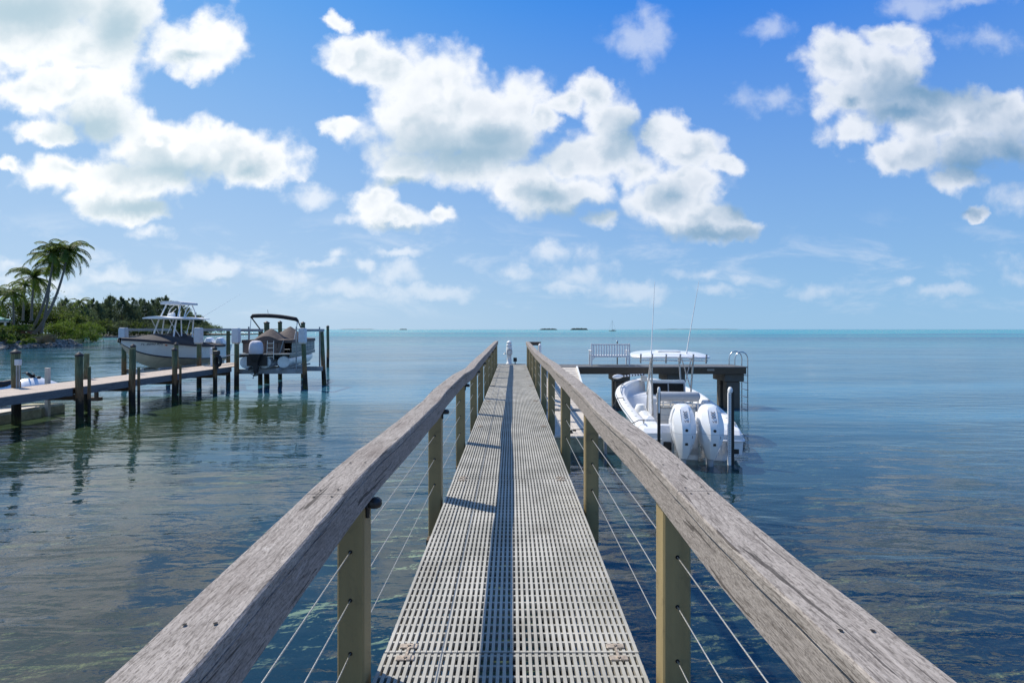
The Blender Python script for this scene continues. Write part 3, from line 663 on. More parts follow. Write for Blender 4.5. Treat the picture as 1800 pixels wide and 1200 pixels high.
# ------------------------------------------------------------------ hull generator
def hull_rings(tab, stripe=None):
    """tab rows: y, keel z, chine half width, chine z, gunwale half width, gunwale z -> rings starboard gunwale .. keel .. port gunwale"""
    rings = []
    for y, zk, hc, zc, hg, zg in tab:
        half = [(0, zk), (hc * .5, zk + (zc - zk) * .45), (hc, zc)]
        s0 = stripe if stripe is not None else .28
        for t_ in (s0, s0 + .07, .7, 1.0):
            x = hc + (hg - hc) * (t_ ** 1.25); half.append((x, zc + (zg - zc) * t_))
        rings.append([(x, y, z) for x, z in half[::-1]] + [(-x, y, z) for x, z in half[1:]])
    return rings
def dense(tab, n):
    ys = np.linspace(tab[0][0], tab[-1][0], n); cols = list(zip(*tab)); out = []
    for y in ys:
        row = [float(y)]
        for c in cols[1:]:
            # smooth interpolation
            v_ = sum(np.interp(np.clip(y + q, ys[0], ys[-1]), cols[0], c) for q in (-.35, -.17, 0, .17, .35)) / 5 if tab[0][0] + .3 < y < tab[-1][0] - .3 else np.interp(y, cols[0], c)
            row.append(float(v_))
        out.append(row)
    return out
def hull_mesh(tab, mats_by_strip, n=40, stripe=None):
    rings = hull_rings(dense(tab, n), stripe); k = len(rings[0]); b = MB()
    for j in range(k - 1):
        b.loft([[r[j], r[j + 1]] for r in rings], False, False, mats_by_strip[min(j, k - 2 - j)], True)
    b.add(rings[0], [tuple(range(k - 1, -1, -1))], mats_by_strip[3])
    return b, rings
def outboard(parent, x, y, z, scale=1.0, cover='gel', num=None, tilt=0.0):
    """faceted cowling seen from astern, leg and propeller"""
    ob = bpy.data.objects.new('outboard', None); C.objects.link(ob); ob.parent = parent; ob.location = (x, y, z); ob.scale = (scale,) * 3; ob.rotation_euler = (tilt, 0, 0)
    prof = [(.20, .10, .055, -.72, -.38), (.36, .155, .075, -.82, -.34), (.55, .215, .088, -.90, -.26), (.75, .262, .095, -.945, -.20), (.95, .282, .098, -.93, -.16), (1.12, .278, .098, -.86, -.14),
            (1.28, .245, .10, -.765, -.16), (1.40, .205, .098, -.67, -.20), (1.46, .165, .09, -.60, -.24), (1.485, .11, .07, -.54, -.30)]
    rings = []
    for zz, w_, c_, ya, yf in prof:
        mid = ya + (yf - ya) * .30
        rings.append([(-c_, ya, zz), (c_, ya, zz), (w_ * .93, ya + (mid - ya) * .75, zz), (w_, mid + .04, zz), (w_, yf - .10, zz), (w_ * .6, yf, zz), (-w_ * .6, yf, zz), (-w_, yf - .10, zz), (-w_, mid + .04, zz), (-w_ * .93, ya + (mid - ya) * .75, zz)])
    b = MB(); b.loft(rings, True, True, 0, False); cw = b.build('cowling', cover, ob)
    for p in cw.data.polygons: p.use_smooth = True
    cw.data.set_sharp_from_angle(angle=R(27))
    b = MB(); b.rbox(-.06, .06, -.60, -.32, -.55, .24, .03); b.rbox(-.19, .19, -.78, -.14, -.12, -.095, .01); b.tube([(0, -.85, -.50), (0, -.20, -.50)], [.05, .07], 10); b.build('leg', 'greycush' if cover != 'cloth' else 'black', ob)
    b = MB()
    for a in range(3):
        an = a * 2 * math.pi / 3; b.add([(0, -.80, -.5), (.17*math.cos(an), -.84, -.5+.17*math.sin(an)), (.19*math.cos(an+.5), -.88, -.5+.19*math.sin(an+.5)), (.10*math.cos(an+.9), -.86, -.5+.10*math.sin(an+.9))], [(0,1,2,3),(3,2,1,0)])
    b.build('propeller', 'steel', ob)
    b = MB(); b.box(-.14, .14, -.16, .0, .10, .62); b.box(-.17, .17, -.04, .0, .0, .70); b.build('bracket', 'steel', ob)
    if num:
        # vent recesses and seam line
        b = MB(); b.tube([(0.0, -.932, .93), (0.0, -.9405, .93)], .035, 14); b.build('badge', 'black', ob)
        b = MB(); b.rbox(-.036, .036, -.918, -.890, .565, .635, .008); b.build('drain_port', 'black', ob)
        b = MB(); b.rbox(.125, .15, -.900, -.86, .73, .80, .006); b.build('side_badge', 'black', ob)
        b = MB()
        for sx in (-1, 1):
            b.tube([(sx*.105, -.865, 1.10), (sx*.108, -.77, 1.275), (sx*.104, -.68, 1.395)], .0045, 5)
        b.build('panel_seam', 'greycush', ob)
        b = MB(); rr = []
        for zz, w_, c_, ya, yf in ((.832, .273, .0955, -.946, -.20), (.838, .2735, .0955, -.946, -.20)):
            mid = ya + (yf - ya) * .30; e = .004
            rr.append([(-c_, ya - e, zz), (c_, ya - e, zz), (w_ * .86 + e, ya + (mid - ya) * .55, zz), (w_ + e, mid, zz), (w_ + e, yf - .10, zz), (-w_ - e, yf - .10, zz), (-w_ - e, mid, zz), (-w_ * .86 - e, ya + (mid - ya) * .55, zz)])
        b.loft(rr, True, False, 0, False); b.build('cowling_seam', 'greycush', ob)
        # the spine panel leans forward: z 1.12..1.40, y -.86..-.67
        th = math.atan2(.19, .28)
        def on(zc): return -.86 + (zc - 1.12) * (.19 / .28) - .021
        text('number', '300', .135, 'navy', ob, (0.0, on(1.285), 1.285), (R(90) - th, 0, 0), .0015).rotation_euler = (Matrix.Rotation(R(90) - th, 3, 'X') @ Matrix.Rotation(R(-90), 3, 'Z')).to_euler()
        text('badge_letters', 'V8', .075, 'navy', ob, (0.012, on(1.135), 1.135), (R(90) - th, 0, 0), .0015, 1.4)
    return ob

# ------------------------------------------------------------------ the white centre-console boat with twin outboards
HD = -R(6.8)
bt = thing('motorboat', 'white open motorboat with twin white outboards and a hardtop, moored beside the walkway', 'boat', (4.49, 12.80, 0), HD)
TAB = [(0, -.35, 1.08, .14, 1.22, .66), (1.2, -.38, 1.16, .14, 1.36, .82), (3, -.42, 1.18, .16, 1.46, .92), (5, -.42, 1.02, .24, 1.46, 1.03), (6.2, -.38, .72, .36, 1.30, 1.11), (7.2, -.26, .36, .52, .92, 1.19), (7.8, .02, .13, .66, .46, 1.24), (8.1, .55, .02, .85, .08, 1.27)]
b, rg = hull_mesh(TAB, [0, 0, 0, 0, 0, 0], 44)
for p in range(len(b.s)): pass
hull = b.build('hull', 'gel', bt)
D_ = dense(TAB, 44)
def gun(y): return float(np.interp(y, [r[0] for r in D_], [r[4] for r in D_])), float(np.interp(y, [r[0] for r in D_], [r[5] for r in D_]))
b = MB()
for sx in (-1, 1):
    b.tube([(sx * (gun(y)[0] + .012), y, gun(y)[1] - .06) for y in np.linspace(-.0, 8.05, 40)], .022, 8)
b.build('rub_rail', 'offwhite', bt)
# cap, liner and cockpit floor: one swept liner per side
FL = .34
def bowfade(y): return 1.0
ys = list(np.linspace(0.62, 7.55, 34)); rings = []
for y in ys:
    g, zg = gun(y); wcap = min(.30, g * .5); inn = max(.02, g - wcap); fz = FL if y < 5.5 else FL + min(.45, (y - 5.5) * 1.2)
    fz = min(fz, zg - .12)
    rings.append([(g, y, zg), (g - .04, y, zg + .025), (inn + .03, y, zg + .025), (inn, y, zg - .01), (inn - .05 * min(1, inn), y, zg - .12), (inn - .08 * min(1, inn), y, fz), (0, y, fz)])
b = MB()
for sx in (-1, 1): b.loft([[(sx * x, y, z) for x, y, z in r][::sx] for r in rings], False, False, 0, True)
r = rings[-1]; ff = [(x, y, z) for x, y, z in r]
b.add([(x, y, z) for x, y, z in r[:-1]] + [(-x, y, z) for x, y, z in r[:-1][::-1]] + [(.06, 8.08, 1.285), (-.06, 8.08, 1.285)], [(0, 12, 13, 11), (0, 11, 10, 9, 8, 7, 6, 5, 4, 3, 2, 1)][:1])
for q in np.linspace(7.55, 8.0, 3)[:-1]:
    g0, z0 = gun(q); g1, z1 = gun(q + .225); b.add([(-g0, q, z0 + .02), (g0, q, z0 + .02), (g1, q + .225, z1 + .02), (-g1, q + .225, z1 + .02)], [(0, 1, 2, 3)])
b.build('deck_liner', 'gelrough', bt)
# stern: two raised quarters, a transom wall, a motor well between
for sx in (-1, 1):
    b = MB(); rr = []
    for y, xo, z in ((-.02, 1.235, .64), (.10, 1.245, .75), (.35, 1.27, .80), (.66, 1.31, .815)):
        xi = .72; rr.append([(xi, y, .16), (xo - .03, y, .16), (xo, y, z - .09), (xo - .07, y, z), (xi + .05, y, z + .01), (xi, y, z - .03)])
    b.loft([[(sx * x, y, z) for x, y, z in r][::sx] for r in rr], True, True, 0, False)
    q = b.build('stern_quarter', 'gel', bt); m_ = q.modifiers.new('bevel', 'BEVEL'); m_.width = .03; m_.segments = 3; m_.limit_method = 'ANGLE'
for sx in (-1, 1): MB().tube([(sx*.74, -.045, .50), (sx*1.17, -.045, .50), (sx*1.25, -.01, .51), (sx*1.285, .3, .56), (sx*1.33, .8, .66)], .028, 8).build('stern_lip', 'gel', bt)
b = MB(); b.rbox(-.718, .718, .46, .62, .16, .78, .03); b.rbox(-.718, .718, .0, .458, .10, .30, .02); b.build('transom_wall', 'gel', bt)
b = MB(); b.rbox(-.70, -.15, .06, .40, .302, .34, .01); b.rbox(.15, .70, .06, .40, .302, .34, .01); b.build('swim_step', 'gelrough', bt)
b = MB(); b.rbox(-.66, .66, .64, .95, FL, .70, .03); b.build('livewell_box', 'gel', bt)
b = MB(); b.rbox(-.50, -.04, .68, .92, .702, .72, .008); b.rbox(.04, .50, .68, .92, .702, .72, .008); b.build('livewell_hatch', 'gelrough', bt)
b = MB(); b.rbox(-.69, -.50, -.055, -.022, .24, .44, .02); b.build('transom_fitting', 'rubber', bt)
b = MB(); b.rbox(1.00, 1.13, -.03, -.005, .18, .30, .01); b.build('trim_plate', 'black', bt)
for x in (-.315, .315): outboard(bt, x, -.02, .0, .975, 'gel', True)
# shallow-water anchor poles on the transom
for sx, xx in ((-1, -.86), (1, .86)):
    b = MB(); b.box(xx - .035, xx + .035, -.42, -.36, .25 if sx < 0 else -.02, 1.72 if sx < 0 else 1.78); b.build('anchor_pole_track' if sx > 0 else 'anchor_pole', 'black' , bt)
    b = MB()
    if sx < 0: b.tube([(xx, -.39, 1.22), (xx, -.39, 1.80)], [.038, .038], 10); b.tube([(xx, -.39, 1.80), (xx, -.39, 1.85)], [.038, .02], 10)
    else:
        b.box(xx - .105, xx - .037, -.43, -.36, .0, 1.74)
        for k in range(34): z = .22 + k * .044; b.box(xx - .088, xx - .054, -.4335, -.4301, z, z + .02, 1)
        b.lathe([(.055, 1.74), (.06, 1.80), (.04, 1.86), (0, 1.88)], (xx - .05, -.39, 0), 10)
    b.build('anchor_pole_cover', ['white', 'greycush'], bt)
    b = MB(); b.beam((xx, -.355, .35), (xx, -.01, .42), .06, .10); b.beam((xx - .03*sx, -.355, .12), (xx, -.01, .30), .05, .08); b.build('anchor_bracket', 'gel', bt)
# leaning post
b = MB(); b.rbox(-.50, .50, 1.75, 2.25, FL, 1.02, .03); b.build('leaning_post_base', 'creamcush', bt)
b = MB()
for z in (.50, .66, .82): b.rbox(-.47, .47, 1.742, 1.7485, z, z + .012, .002)
b.rbox(-.45, -.10, 1.735, 1.7485, .42, .48, .004)
b.build('drawer_gaps', 'greycush', bt)
b = MB(); b.rbox(-.52, .52, 1.72, 2.28, 1.03, 1.13, .04); b.build('leaning_post_seat', 'creamcush', bt)
b = MB()
for x in (-.56, .56): b.tube([(x, 1.80, .60), (x, 1.74, 1.12), (x, 1.68, 1.34)], .018, 8)
b.tube([(-.56, 1.70, 1.16), (.56, 1.70, 1.16)], .018, 8); b.tube([(-.56, 1.68, 1.24), (.56, 1.68, 1.24)], .018, 8)
for x in (-.4, -.2, .2, .4): b.tube([(x, 1.70, 1.05), (x, 1.69, 1.24)], .022, 8)
b.build('leaning_post_frame', 'steel', bt)
b = MB(); b.loft([[(x, 1.66 + .10 * math.cos(a) * s_, 1.37 + .13 * math.sin(a) * s_) for a in [2*math.pi*q/12 for q in range(12)]] for x, s_ in ((-.60, .3), (-.57, .8), (-.50, 1), (.50, 1), (.57, .8), (.60, .3))], True, True, 0, True); b.build('backrest', 'greycush', bt)
# console with screens
b = MB(); b.loft([[(x * s_, y, z) for x, y in ((-.50, 0), (.50, 0), (.50, 1), (-.50, 1))] for s_, z in ((1, 0),)], True, False)
b = MB()
prof = [(3.02, FL), (3.02, 1.10), (3.10, 1.20), (3.20, 1.62), (3.26, 1.66), (3.50, 1.66), (3.95, 1.20), (4.10, FL)]
b.loft([[(x, y, z) for y, z in prof] for x in (-.52, .52)], True, True, 0, False)
q = b.build('console', 'gel', bt); m_ = q.modifiers.new('bevel', 'BEVEL'); m_.width = .03; m_.segments = 3; m_.limit_method = 'ANGLE'
def onc(z): return 3.10 + (z - 1.20) * (.10 / .42) - .012
for x0, x1 in ((-.46, -.02), (.02, .46)):
    b = MB(); b.loft([[(x, onc(z) + dy, z) for z in (1.24, 1.57) for dy in ((0, .02) if z < 1.4 else (.02, 0))] for x in (x0, x1)], True, True, 0, False); b.build('chart_screen', 'glass', bt)
b = MB(); b.loft([[(x, onc(z) + .008 + dy, z) for z in (1.215, 1.60) for dy in ((0, .02) if z < 1.4 else (.02, 0))] for x in (-.50, .50)], True, True, 0, False); b.build('screen_surround', 'greycush', bt)
b = MB()
b.tube([(.0, 3.02, 1.02), (.0, 2.86, 1.10)], .02, 8)
b.tube([(.19 * math.cos(a), 2.86 - .04 * math.sin(a), 1.10 + .18 * math.sin(a)) for a in [2*math.pi*q/20 for q in range(21)]], .014, 6); b.build('steering_wheel', 'steel', bt)
for x, y in ((-.99, 3.9), (1.0, 2.2)):
    g, _z = gun(y)
    sx = 1 if x > 0 else -1
    b = MB(); xx = sx * (g - .40)
    b.tube([(xx, y, .66), (xx - sx * .03, y - .02, .66)], .09, 14, 0); b.tube([(xx - sx * .03, y - .02, .66), (xx - sx * .045, y - .025, .66)], .05, 12, 1); b.build('speaker', ['black', 'greycush'], bt)
# hardtop
def top_ring(s_, z): # rounded plan
    pts = []
    for k in range(36):
        a = 2 * math.pi * k / 36; ca, sa = math.cos(a), math.sin(a)
        x = 1.16 * s_ * (abs(ca) ** .55) * (1 if ca >= 0 else -1); y = .98 * s_ * (abs(sa) ** .55) * (1 if sa >= 0 else -1)
        pts.append((x * (1 - .07 * y), 3.30 + y, z + .055 * (1 - (x / 1.16) ** 2) + .03 * (1 - ((y) / .98) ** 2) + .05 * y))
    return pts
b = MB(); b.loft([top_ring(.90, 2.385), top_ring(.98, 2.39), top_ring(1.0, 2.42), top_ring(.975, 2.45), top_ring(.90, 2.468), top_ring(.5, 2.49), top_ring(.02, 2.50)], True, True, 0, True); b.build('hardtop', 'gel', bt)
b = MB(); b.rbox(-.35, .35, 3.0, 3.55, 2.56, 2.60, .02); b.build('top_hatch', 'gel', bt)
# T-top frame
def fr(pts, r=.024): return MB().tube(pts, r, 8).build('hardtop_frame', 'steel', bt)
for sx in (-1, 1):
    fr([(sx*.55, 2.62, FL), (sx*.56, 2.66, 1.2), (sx*.60, 2.50, 2.36)], .027)
    fr([(sx*.55, 3.98, FL), (sx*.52, 3.80, 1.35), (sx*.42, 3.68, 2.41)], .027)
    fr([(sx*.56, 2.66, 1.5), (sx*.48, 3.60, 2.36)], .018)
    fr([(sx*.56, 3.85, 1.15), (sx*.60, 2.75, 2.36)], .018)
    fr([(sx*.60, 2.42, 2.34), (sx*.60, 4.1, 2.40)], .02)
fr([(-.98, 2.34, 2.335), (.98, 2.34, 2.335)], .018)
fr([(-.60, 3.70, 2.385), (.60, 3.70, 2.385)], .018)
for x in (-.62, -.22, .18, .55, .92, 1.2)[:5] + (-.95,):
    b = MB(); b.tube([(x, 2.30, 2.26), (x, 2.24, 2.52)], .026, 10); b.tube([(x, 2.24, 2.52), (x, 2.238, 2.53)], .032, 10); b.build('rod_holder', 'steel', bt)
for sx, x, dx_, dy_ in ((-1, -.58, .13, .15), (1, .45, .40, .1)):
    b = MB(); p0 = Vector((x, 2.75, 2.47)); p1 = Vector((x + dx_, 2.75 + dy_, 4.72))
    b.tube([p0, p0.lerp(p1, .06)], [.030, .024], 8); b.tube([p0.lerp(p1, .06), p0.lerp(p1, .45), p1], [.017, .012, .006], 8); b.build('antenna', 'white', bt)
# bow trolling motor lying along the bow, cleats, gunwale rod holders, dock lines
b = MB(); p0 = Vector((-1.28, 6.15, 1.50)); p1 = Vector((-.20, 7.2, 1.50))
b.loft([[tuple(p0 + Vector((.16 * math.cos(a) + .02, 0, .075 * math.sin(a))) * s_ + Vector((dx_, 0, 0))) for a in [2*math.pi*q/12 for q in range(12)]] for s_, dx_ in ((1, 0),)], True, False)
b = MB(); b.loft([[(p0.x + t_, p0.y + t_*.9 + .09*math.cos(a)*s_, p0.z + .085*math.sin(a)*s_) for a in [2*math.pi*q/12 for q in range(12)]] for t_, s_ in ((-.22, .2), (-.16, .8), (-.02, 1), (.10, .8), (.18, .35))], True, True, 0, True); b.build('trolling_motor_head', 'white', bt)
b = MB()
for k in range(16):
    q0 = p0.lerp(p1, .12 + k * .055); q1 = p0.lerp(p1, .12 + (k + 1) * .055); b.tube([q0, q1], .03, 8, k % 2, smooth=False)
b.build('trolling_motor_shaft', ['white', 'black'], bt)
b = MB(); b.box(-.30, -.12, 6.9, 7.35, 1.25, 1.46); b.build('trolling_motor_mount', 'alum', bt)
for sx in (-1, 1):
    for y in (.35, 3.6, 6.4):
        g, zg = gun(y); zg = max(zg + .026, .83 if y < .6 else 0); x = sx * (g - .13)
        b = MB(); b.tube([(x, y - .13, zg + .05), (x, y + .13, zg + .05)], .014, 6); b.box(x - .014, x + .014, y - .05, y + .05, zg - .005, zg + .045); b.build('cleat', 'steel', bt)
    for y in (1.3, 1.9, 2.6, 3.1):
        g, zg = gun(y); b = MB(); b.tube([(sx * (g - .15), y, zg + .026), (sx * (g - .15), y, zg + .030)], .035, 10); b.build('gunwale_rod_holder', 'greycush', bt)
b = MB()
for y in np.linspace(4.6, 7.0, 2): pass
b.tube([(-gun(y)[0] + .16, y, gun(y)[1] + .05 + .05 * math.sin(math.pi * (y - 4.4) / 3.2)) for y in np.linspace(4.4, 7.6, 14)], .014, 8); b.build('bow_rail', 'steel', bt)
b = MB(); b.rbox(-.95, -.62, 1.7, 2.9, FL, .78, .08); b.build('side_seat', 'gel', bt)
b = MB(); b.rbox(.62, 1.0, 2.5, 3.1, .80, .98, .06); b.build('side_bolster', 'greycush', bt)
b = MB(); b.tube([(-.82, 3.2, FL), (-.84, 3.2, .75), (-.84, 3.2, .9)], [.17, .19, .12], 14); b.build('bucket', 'white', bt)
b = MB(); b.rbox(-.30, .30, 1.10, 1.45, FL, .80, .03); b.build('cooler', 'white', bt)
# dock lines
def line(pts, label, r=.012, mat='rubber'):
    b = MB(); b.tube(pts, r, 6); return tag(b.build('dock_line', mat), label, 'rope')
def bw(x, y, z):
    c_, s_ = math.cos(HD), math.sin(HD); return (4.49 + x*c_ - y*s_, 12.80 + x*s_ + y*c_, z)
a_ = bw(-gun(3.6)[0] + .13, 3.6, gun(3.6)[1] + .10); c_ = (2.6, 15.2, .53)
line([a_, (a_[0] - .2, a_[1] - .1, a_[2] + .0), (a_[0] - .42, a_[1] - .35, a_[2] - .25), (2.75, 15.5, .60), c_], 'dark rope from the white boat\'s mid cleat down to the low platform')
a_ = bw(-1.1, .35, .90); c_ = (1.6, 13.9, .53)
line([a_, (a_[0] - .15, a_[1] + .02, a_[2] + .0), (a_[0] - .5, a_[1] + .1, a_[2] - .2), (2.1, 13.8, .58), c_], 'dark rope from the white boat\'s stern cleat to the low platform')

# ------------------------------------------------------------------ neighbour's dock on the left
DK = 1.25
nd_ = thing('wooden_dock', 'long neighbouring wooden dock with a pale deck and blue-grey edge boards', 'dock', (0, 0, DK))
b = MB(); y = 6.0; k = 0
def rear_end(y_): return y_
while y < 28.0:
    b.box(-17.05, -15.12, y + .003, y + .137, -.04, random.uniform(-.002, .002)); y += .14
yy = 28.0
while yy < 31.2:
    xe = -15.12 - (yy - 28.0) / 3.2 * 1.75; b.box(-17.05, xe, yy + .003, yy + .137, -.04, random.uniform(-.002, .002)); yy += .14
b.build('deck_boards', 'deckwood', nd_)
for y0, y1 in ((6, 14.2), (14.25, 17.55), (17.95, 20.1), (20.4, 22.65), (22.95, 27.5)):
    b = MB(); b.box(-15.11, -15.06, y0, y1, -.27, -.005); b.build('edge_board', 'rim', nd_)
b = MB(); b.box(-17.11, -17.06, 6, 31.2, -.27, -.005); b.build('back_edge_board', 'rim', nd_)
b = MB(); b.beam((-15.10, 28.0, -.14), (-16.9, 31.2, -.14), .05, .26); b.build('end_board', 'rim', nd_)
for x in (-15.4, -16.1, -16.8):
    b = MB(); b.box(x - .03, x + .03, 6, 28.0, -.26, -.043); b.build('joist', 'stringer', nd_)
for y0 in (9, 13, 17.9, 20.45, 23.0, 26.0, 27.4):
    b = MB(); b.box(-17.0, -15.2, y0 - .05, y0 + .05, -.46, -.262); b.build('cross_beam', 'stringer', nd_)
# ladder-like landing hung from the back edge (two legs and a plank just above the water)
b = MB(); b.box(-18.87, -18.75, 22.2, 22.3, -.95, -.1); b.box(-18.12, -18.0, 22.2, 22.3, -.95, -.1); b.box(-18.98, -17.92, 22.16, 22.42, -1.10, -.951); b.box(-18.9, -17.11, 22.2, 22.3, -.26, -.12)
b.build('hanging_step', 'stringer', nd_)
pile_i = [0]
def piling(x, y, top, label, r=.135, cap=None, mat='piling', group='timber pilings along the left dock', lean=(0, 0), z0=-2.6):
    o = thing('piling', label, 'piling', (x, y, 0), 0, group)
    b = MB(); seed = pile_i[0]; pile_i[0] += 1; r *= .9
    zz = np.linspace(z0, top, 12); b.tube([(lean[0]*(z - 1) + .012*math.sin(z*2 + seed), lean[1]*(z - 1), z) for z in zz], [r * (1.04 - .06 * (z - z0) / (top - z0)) for z in zz], 14)
    b.build('shaft', mat, o)
    tx, ty = lean[0]*(top - 1) + .012*math.sin(top*2 + seed), lean[1]*(top - 1)
    if cap:
        b = MB(); b.lathe([(r*1.12, 0), (r*1.16, .05), (r*1.02, .07), (.02, .15)], (tx, ty, top + .001), 14); b.build('cap', 'rubber', o)
    return o
piling(-17.05, 17.6, 2.42, 'greenish piling with black cone cap and a grey box, nearest on the dock\'s far edge', .142, 'black')
piling(-15.0, 17.75, 2.32, 'greenish piling with a black cone cap at the dock\'s near edge, closest to the camera', .125, 'black')
piling(-17.2, 20.7, 2.28, 'bare brown-topped piling on the dock\'s far edge above the hanging step', .105, None)
piling(-15.02, 20.25, 2.50, 'dark flat-topped piling at the dock\'s near edge in front of the covered boat\'s bow', .125, None)
piling(-17.1, 23.1, 2.45, 'green piling on the dock\'s far edge under the covered boat\'s bow', .115, 'black')
piling(-15.03, 22.8, 2.30, 'dark-capped piling at the dock\'s near edge under the covered boat\'s hull', .115, 'black')
piling(-17.1, 26.1, 2.45, 'short mossy piling on the dock\'s far edge beside the covered hull', .11, 'black')
piling(-15.0, 25.85, 2.25, 'piling carrying a black hose reel at the dock\'s near edge', .11, 'black')
# pipes strapped to near-edge pilings
for i, (x, y, top) in enumerate(((-14.78, 17.9, 1.95), (-14.80, 20.3, 1.75), (-14.80, 22.85, 1.65))):
    tag(MB().tube([(0, 0, -1.3), (0, 0, top)], .05, 10).build('bumper_pipe', 'piling', None, (x, y, 0)), 'thin dark vertical bumper pole against the %s near-edge piling' % ('first', 'second', 'third')[i], 'pole', 'bumper poles on the left dock')
for i, (x, y, top) in enumerate(((-17.55, 19.35, 1.80), (-17.5, 20.75, 1.76))):
    tag(MB().rbox(-.07, .07, -.06, .06, -1.3, top, .01).build('guide_post', 'beige', None, (x, y, 0)), ('pale cream square post by the jet ski behind the dock', 'pale cream square post half hidden behind a dark near-edge piling')[i], 'post', 'cream guide posts of the jet-ski float')
ub = thing('utility_box', 'grey electrical box with two conduits on the piling beside the jet ski', 'box', (-16.86, 17.48, DK))
b = MB(); b.rbox(-.08, .08, -.06, .06, .78, .98, .01); b.build('housing', 'offwhite', ub)
for x in (-.05, .04): MB().tube([(x, 0, -.02), (x, 0, .779)], .022, 8).build('conduit', 'galv', ub)
hr = thing('hose_reel', 'black coiled hose hanging on the dock piling between the two lifted boats', 'hose', (-14.86, 25.8, DK))
b = MB()
for k in range(5): b.tube([(.10 + (.20 - .012*k) * math.cos(a), -.10 - .03 * k, .42 + (.30 - .015*k) * math.sin(a)) for a in [2*math.pi*q/18 for q in range(19)]], .02, 6)
b.build('coil', 'rubber', hr)
b = MB(); b.rbox(-.14, .14, -.16, .06, .72, .94, .03); b.build('reel_box', 'black', hr)
b = MB(); b.rbox(-.05, .05, -.03, .06, .0, .719, .01); b.build('stand', 'black', hr)
pb = thing('outlet_post', 'slim white utility post with an outlet box near the covered boat', 'post', (-16.6, 28.3, DK))
b = MB(); b.rbox(-.05, .05, -.05, .05, 0, 1.0, .01); b.build('shaft', 'white', pb)
b = MB(); b.rbox(-.09, .09, -.08, .08, .62, .95, .02); b.build('outlet_box', 'offwhite', pb)
line([(-15.0, 25.85, 1.95), (-14.95, 26.7, 1.86), (-14.85, 27.6, 1.92)], 'pale rope strung between the hose-reel piling and the pontoon lift piling', .014, 'cloth')

# jet-ski float and jet skis
jf = thing('jetski_float', 'low pale floating jet-ski dock behind the left dock', 'float')
b = MB(); b.rbox(-20.4, -17.5, 13.5, 19.1, -.10, .36, .06); b.build('float', 'beige2', jf)
b = MB()
for k in range(7): b.rbox(-20.35, -17.55, 13.55 + k * .79, 14.31 + k * .79, .362, .40, .01)
b.build('deck_panels', 'beige', jf)
b = MB(); b.rbox(-19.0, -17.6, 19.15, 20.2, -.10, .34, .05); b.build('end_float', 'beige2', jf)
def jetski(loc, rz, label, seatmat='black'):
    o = thing('jet_ski', label, 'jet ski', loc, rz, 'jet skis on the float')
    tab = [(-1.45, .02, .42, .12, .52, .42), (-.6, .0, .48, .14, .58, .46), (.4, .0, .46, .16, .58, .50), (1.1, .06, .26, .26, .46, .56), (1.55, .28, .03, .40, .16, .62)]
    b, rg = hull_mesh(tab, [0]*6, 20); b.build('hull', 'gel', o)
    b = MB(); rr = []
    for y, w_, z0, z1 in ((-1.44, .40, .42, .46), (-.7, .36, .44, .62), (0, .36, .46, .70), (.45, .42, .50, .92), (.9, .36, .54, .96), (1.25, .26, .58, .80), (1.52, .08, .60, .66)):
        rr.append([(-w_ - .1, y, z0), (-w_, y, z0 + (z1 - z0) * .4), (-w_ * .45, y, z1), (w_ * .45, y, z1), (w_, y, z0 + (z1 - z0) * .4), (w_ + .1, y, z0)])
    b.loft(rr, True, True, 0, True); b.build('cowl', 'gel', o)
    b = MB(); b.loft([[(x * w_, y, z) for x, z in ((-1, z0), (-.7, z1), (.7, z1), (1, z0))] for y, w_, z0, z1 in ((-1.2, .16, .58, .80), (-.6, .20, .62, .92), (-.1, .19, .66, .88), (.3, .14, .70, .95))], True, True, 0, True); b.build('seat', seatmat, o)
    b = MB(); b.tube([(0, .75, .93), (0, .55, 1.14)], [.07, .05], 8); b.tube([(-.36, .48, 1.12), (-.1, .56, 1.16), (.1, .56, 1.16), (.36, .48, 1.12)], .022, 8); b.build('handlebar', 'black', o)
    b = MB(); b.loft([[(x, .82 + .0 * x, .97), (x * .8, .68, 1.20)] for x in (-.22, 0, .22)], False, False, 0, True); b.build('windshield', 'glass', o)
    b = MB()
    for sx in (-1, 1): b.add([(sx*.565, -.5, .40), (sx*.575, .6, .44), (sx*.57, .6, .53), (sx*.563, -.5, .48)], [(0, 1, 2, 3) if sx < 0 else (3, 2, 1, 0)])
    b.build('side_stripe', 'blue', o)
    b = MB()
    for sx in (-1, 1): MB().rbox(sx*.55 - .05, sx*.55 + .05, .75, .86, .93, 1.03, .015).build('mirror', 'black', o)
    return o
jetski((-18.9, 19.15, .45), R(-38), 'white and blue jet ski with a black seat behind the dock, beside the cream post')
jetski((-19.9, 17.2, .45), R(-30), 'white jet ski cut by the left edge of the picture', 'greycush')

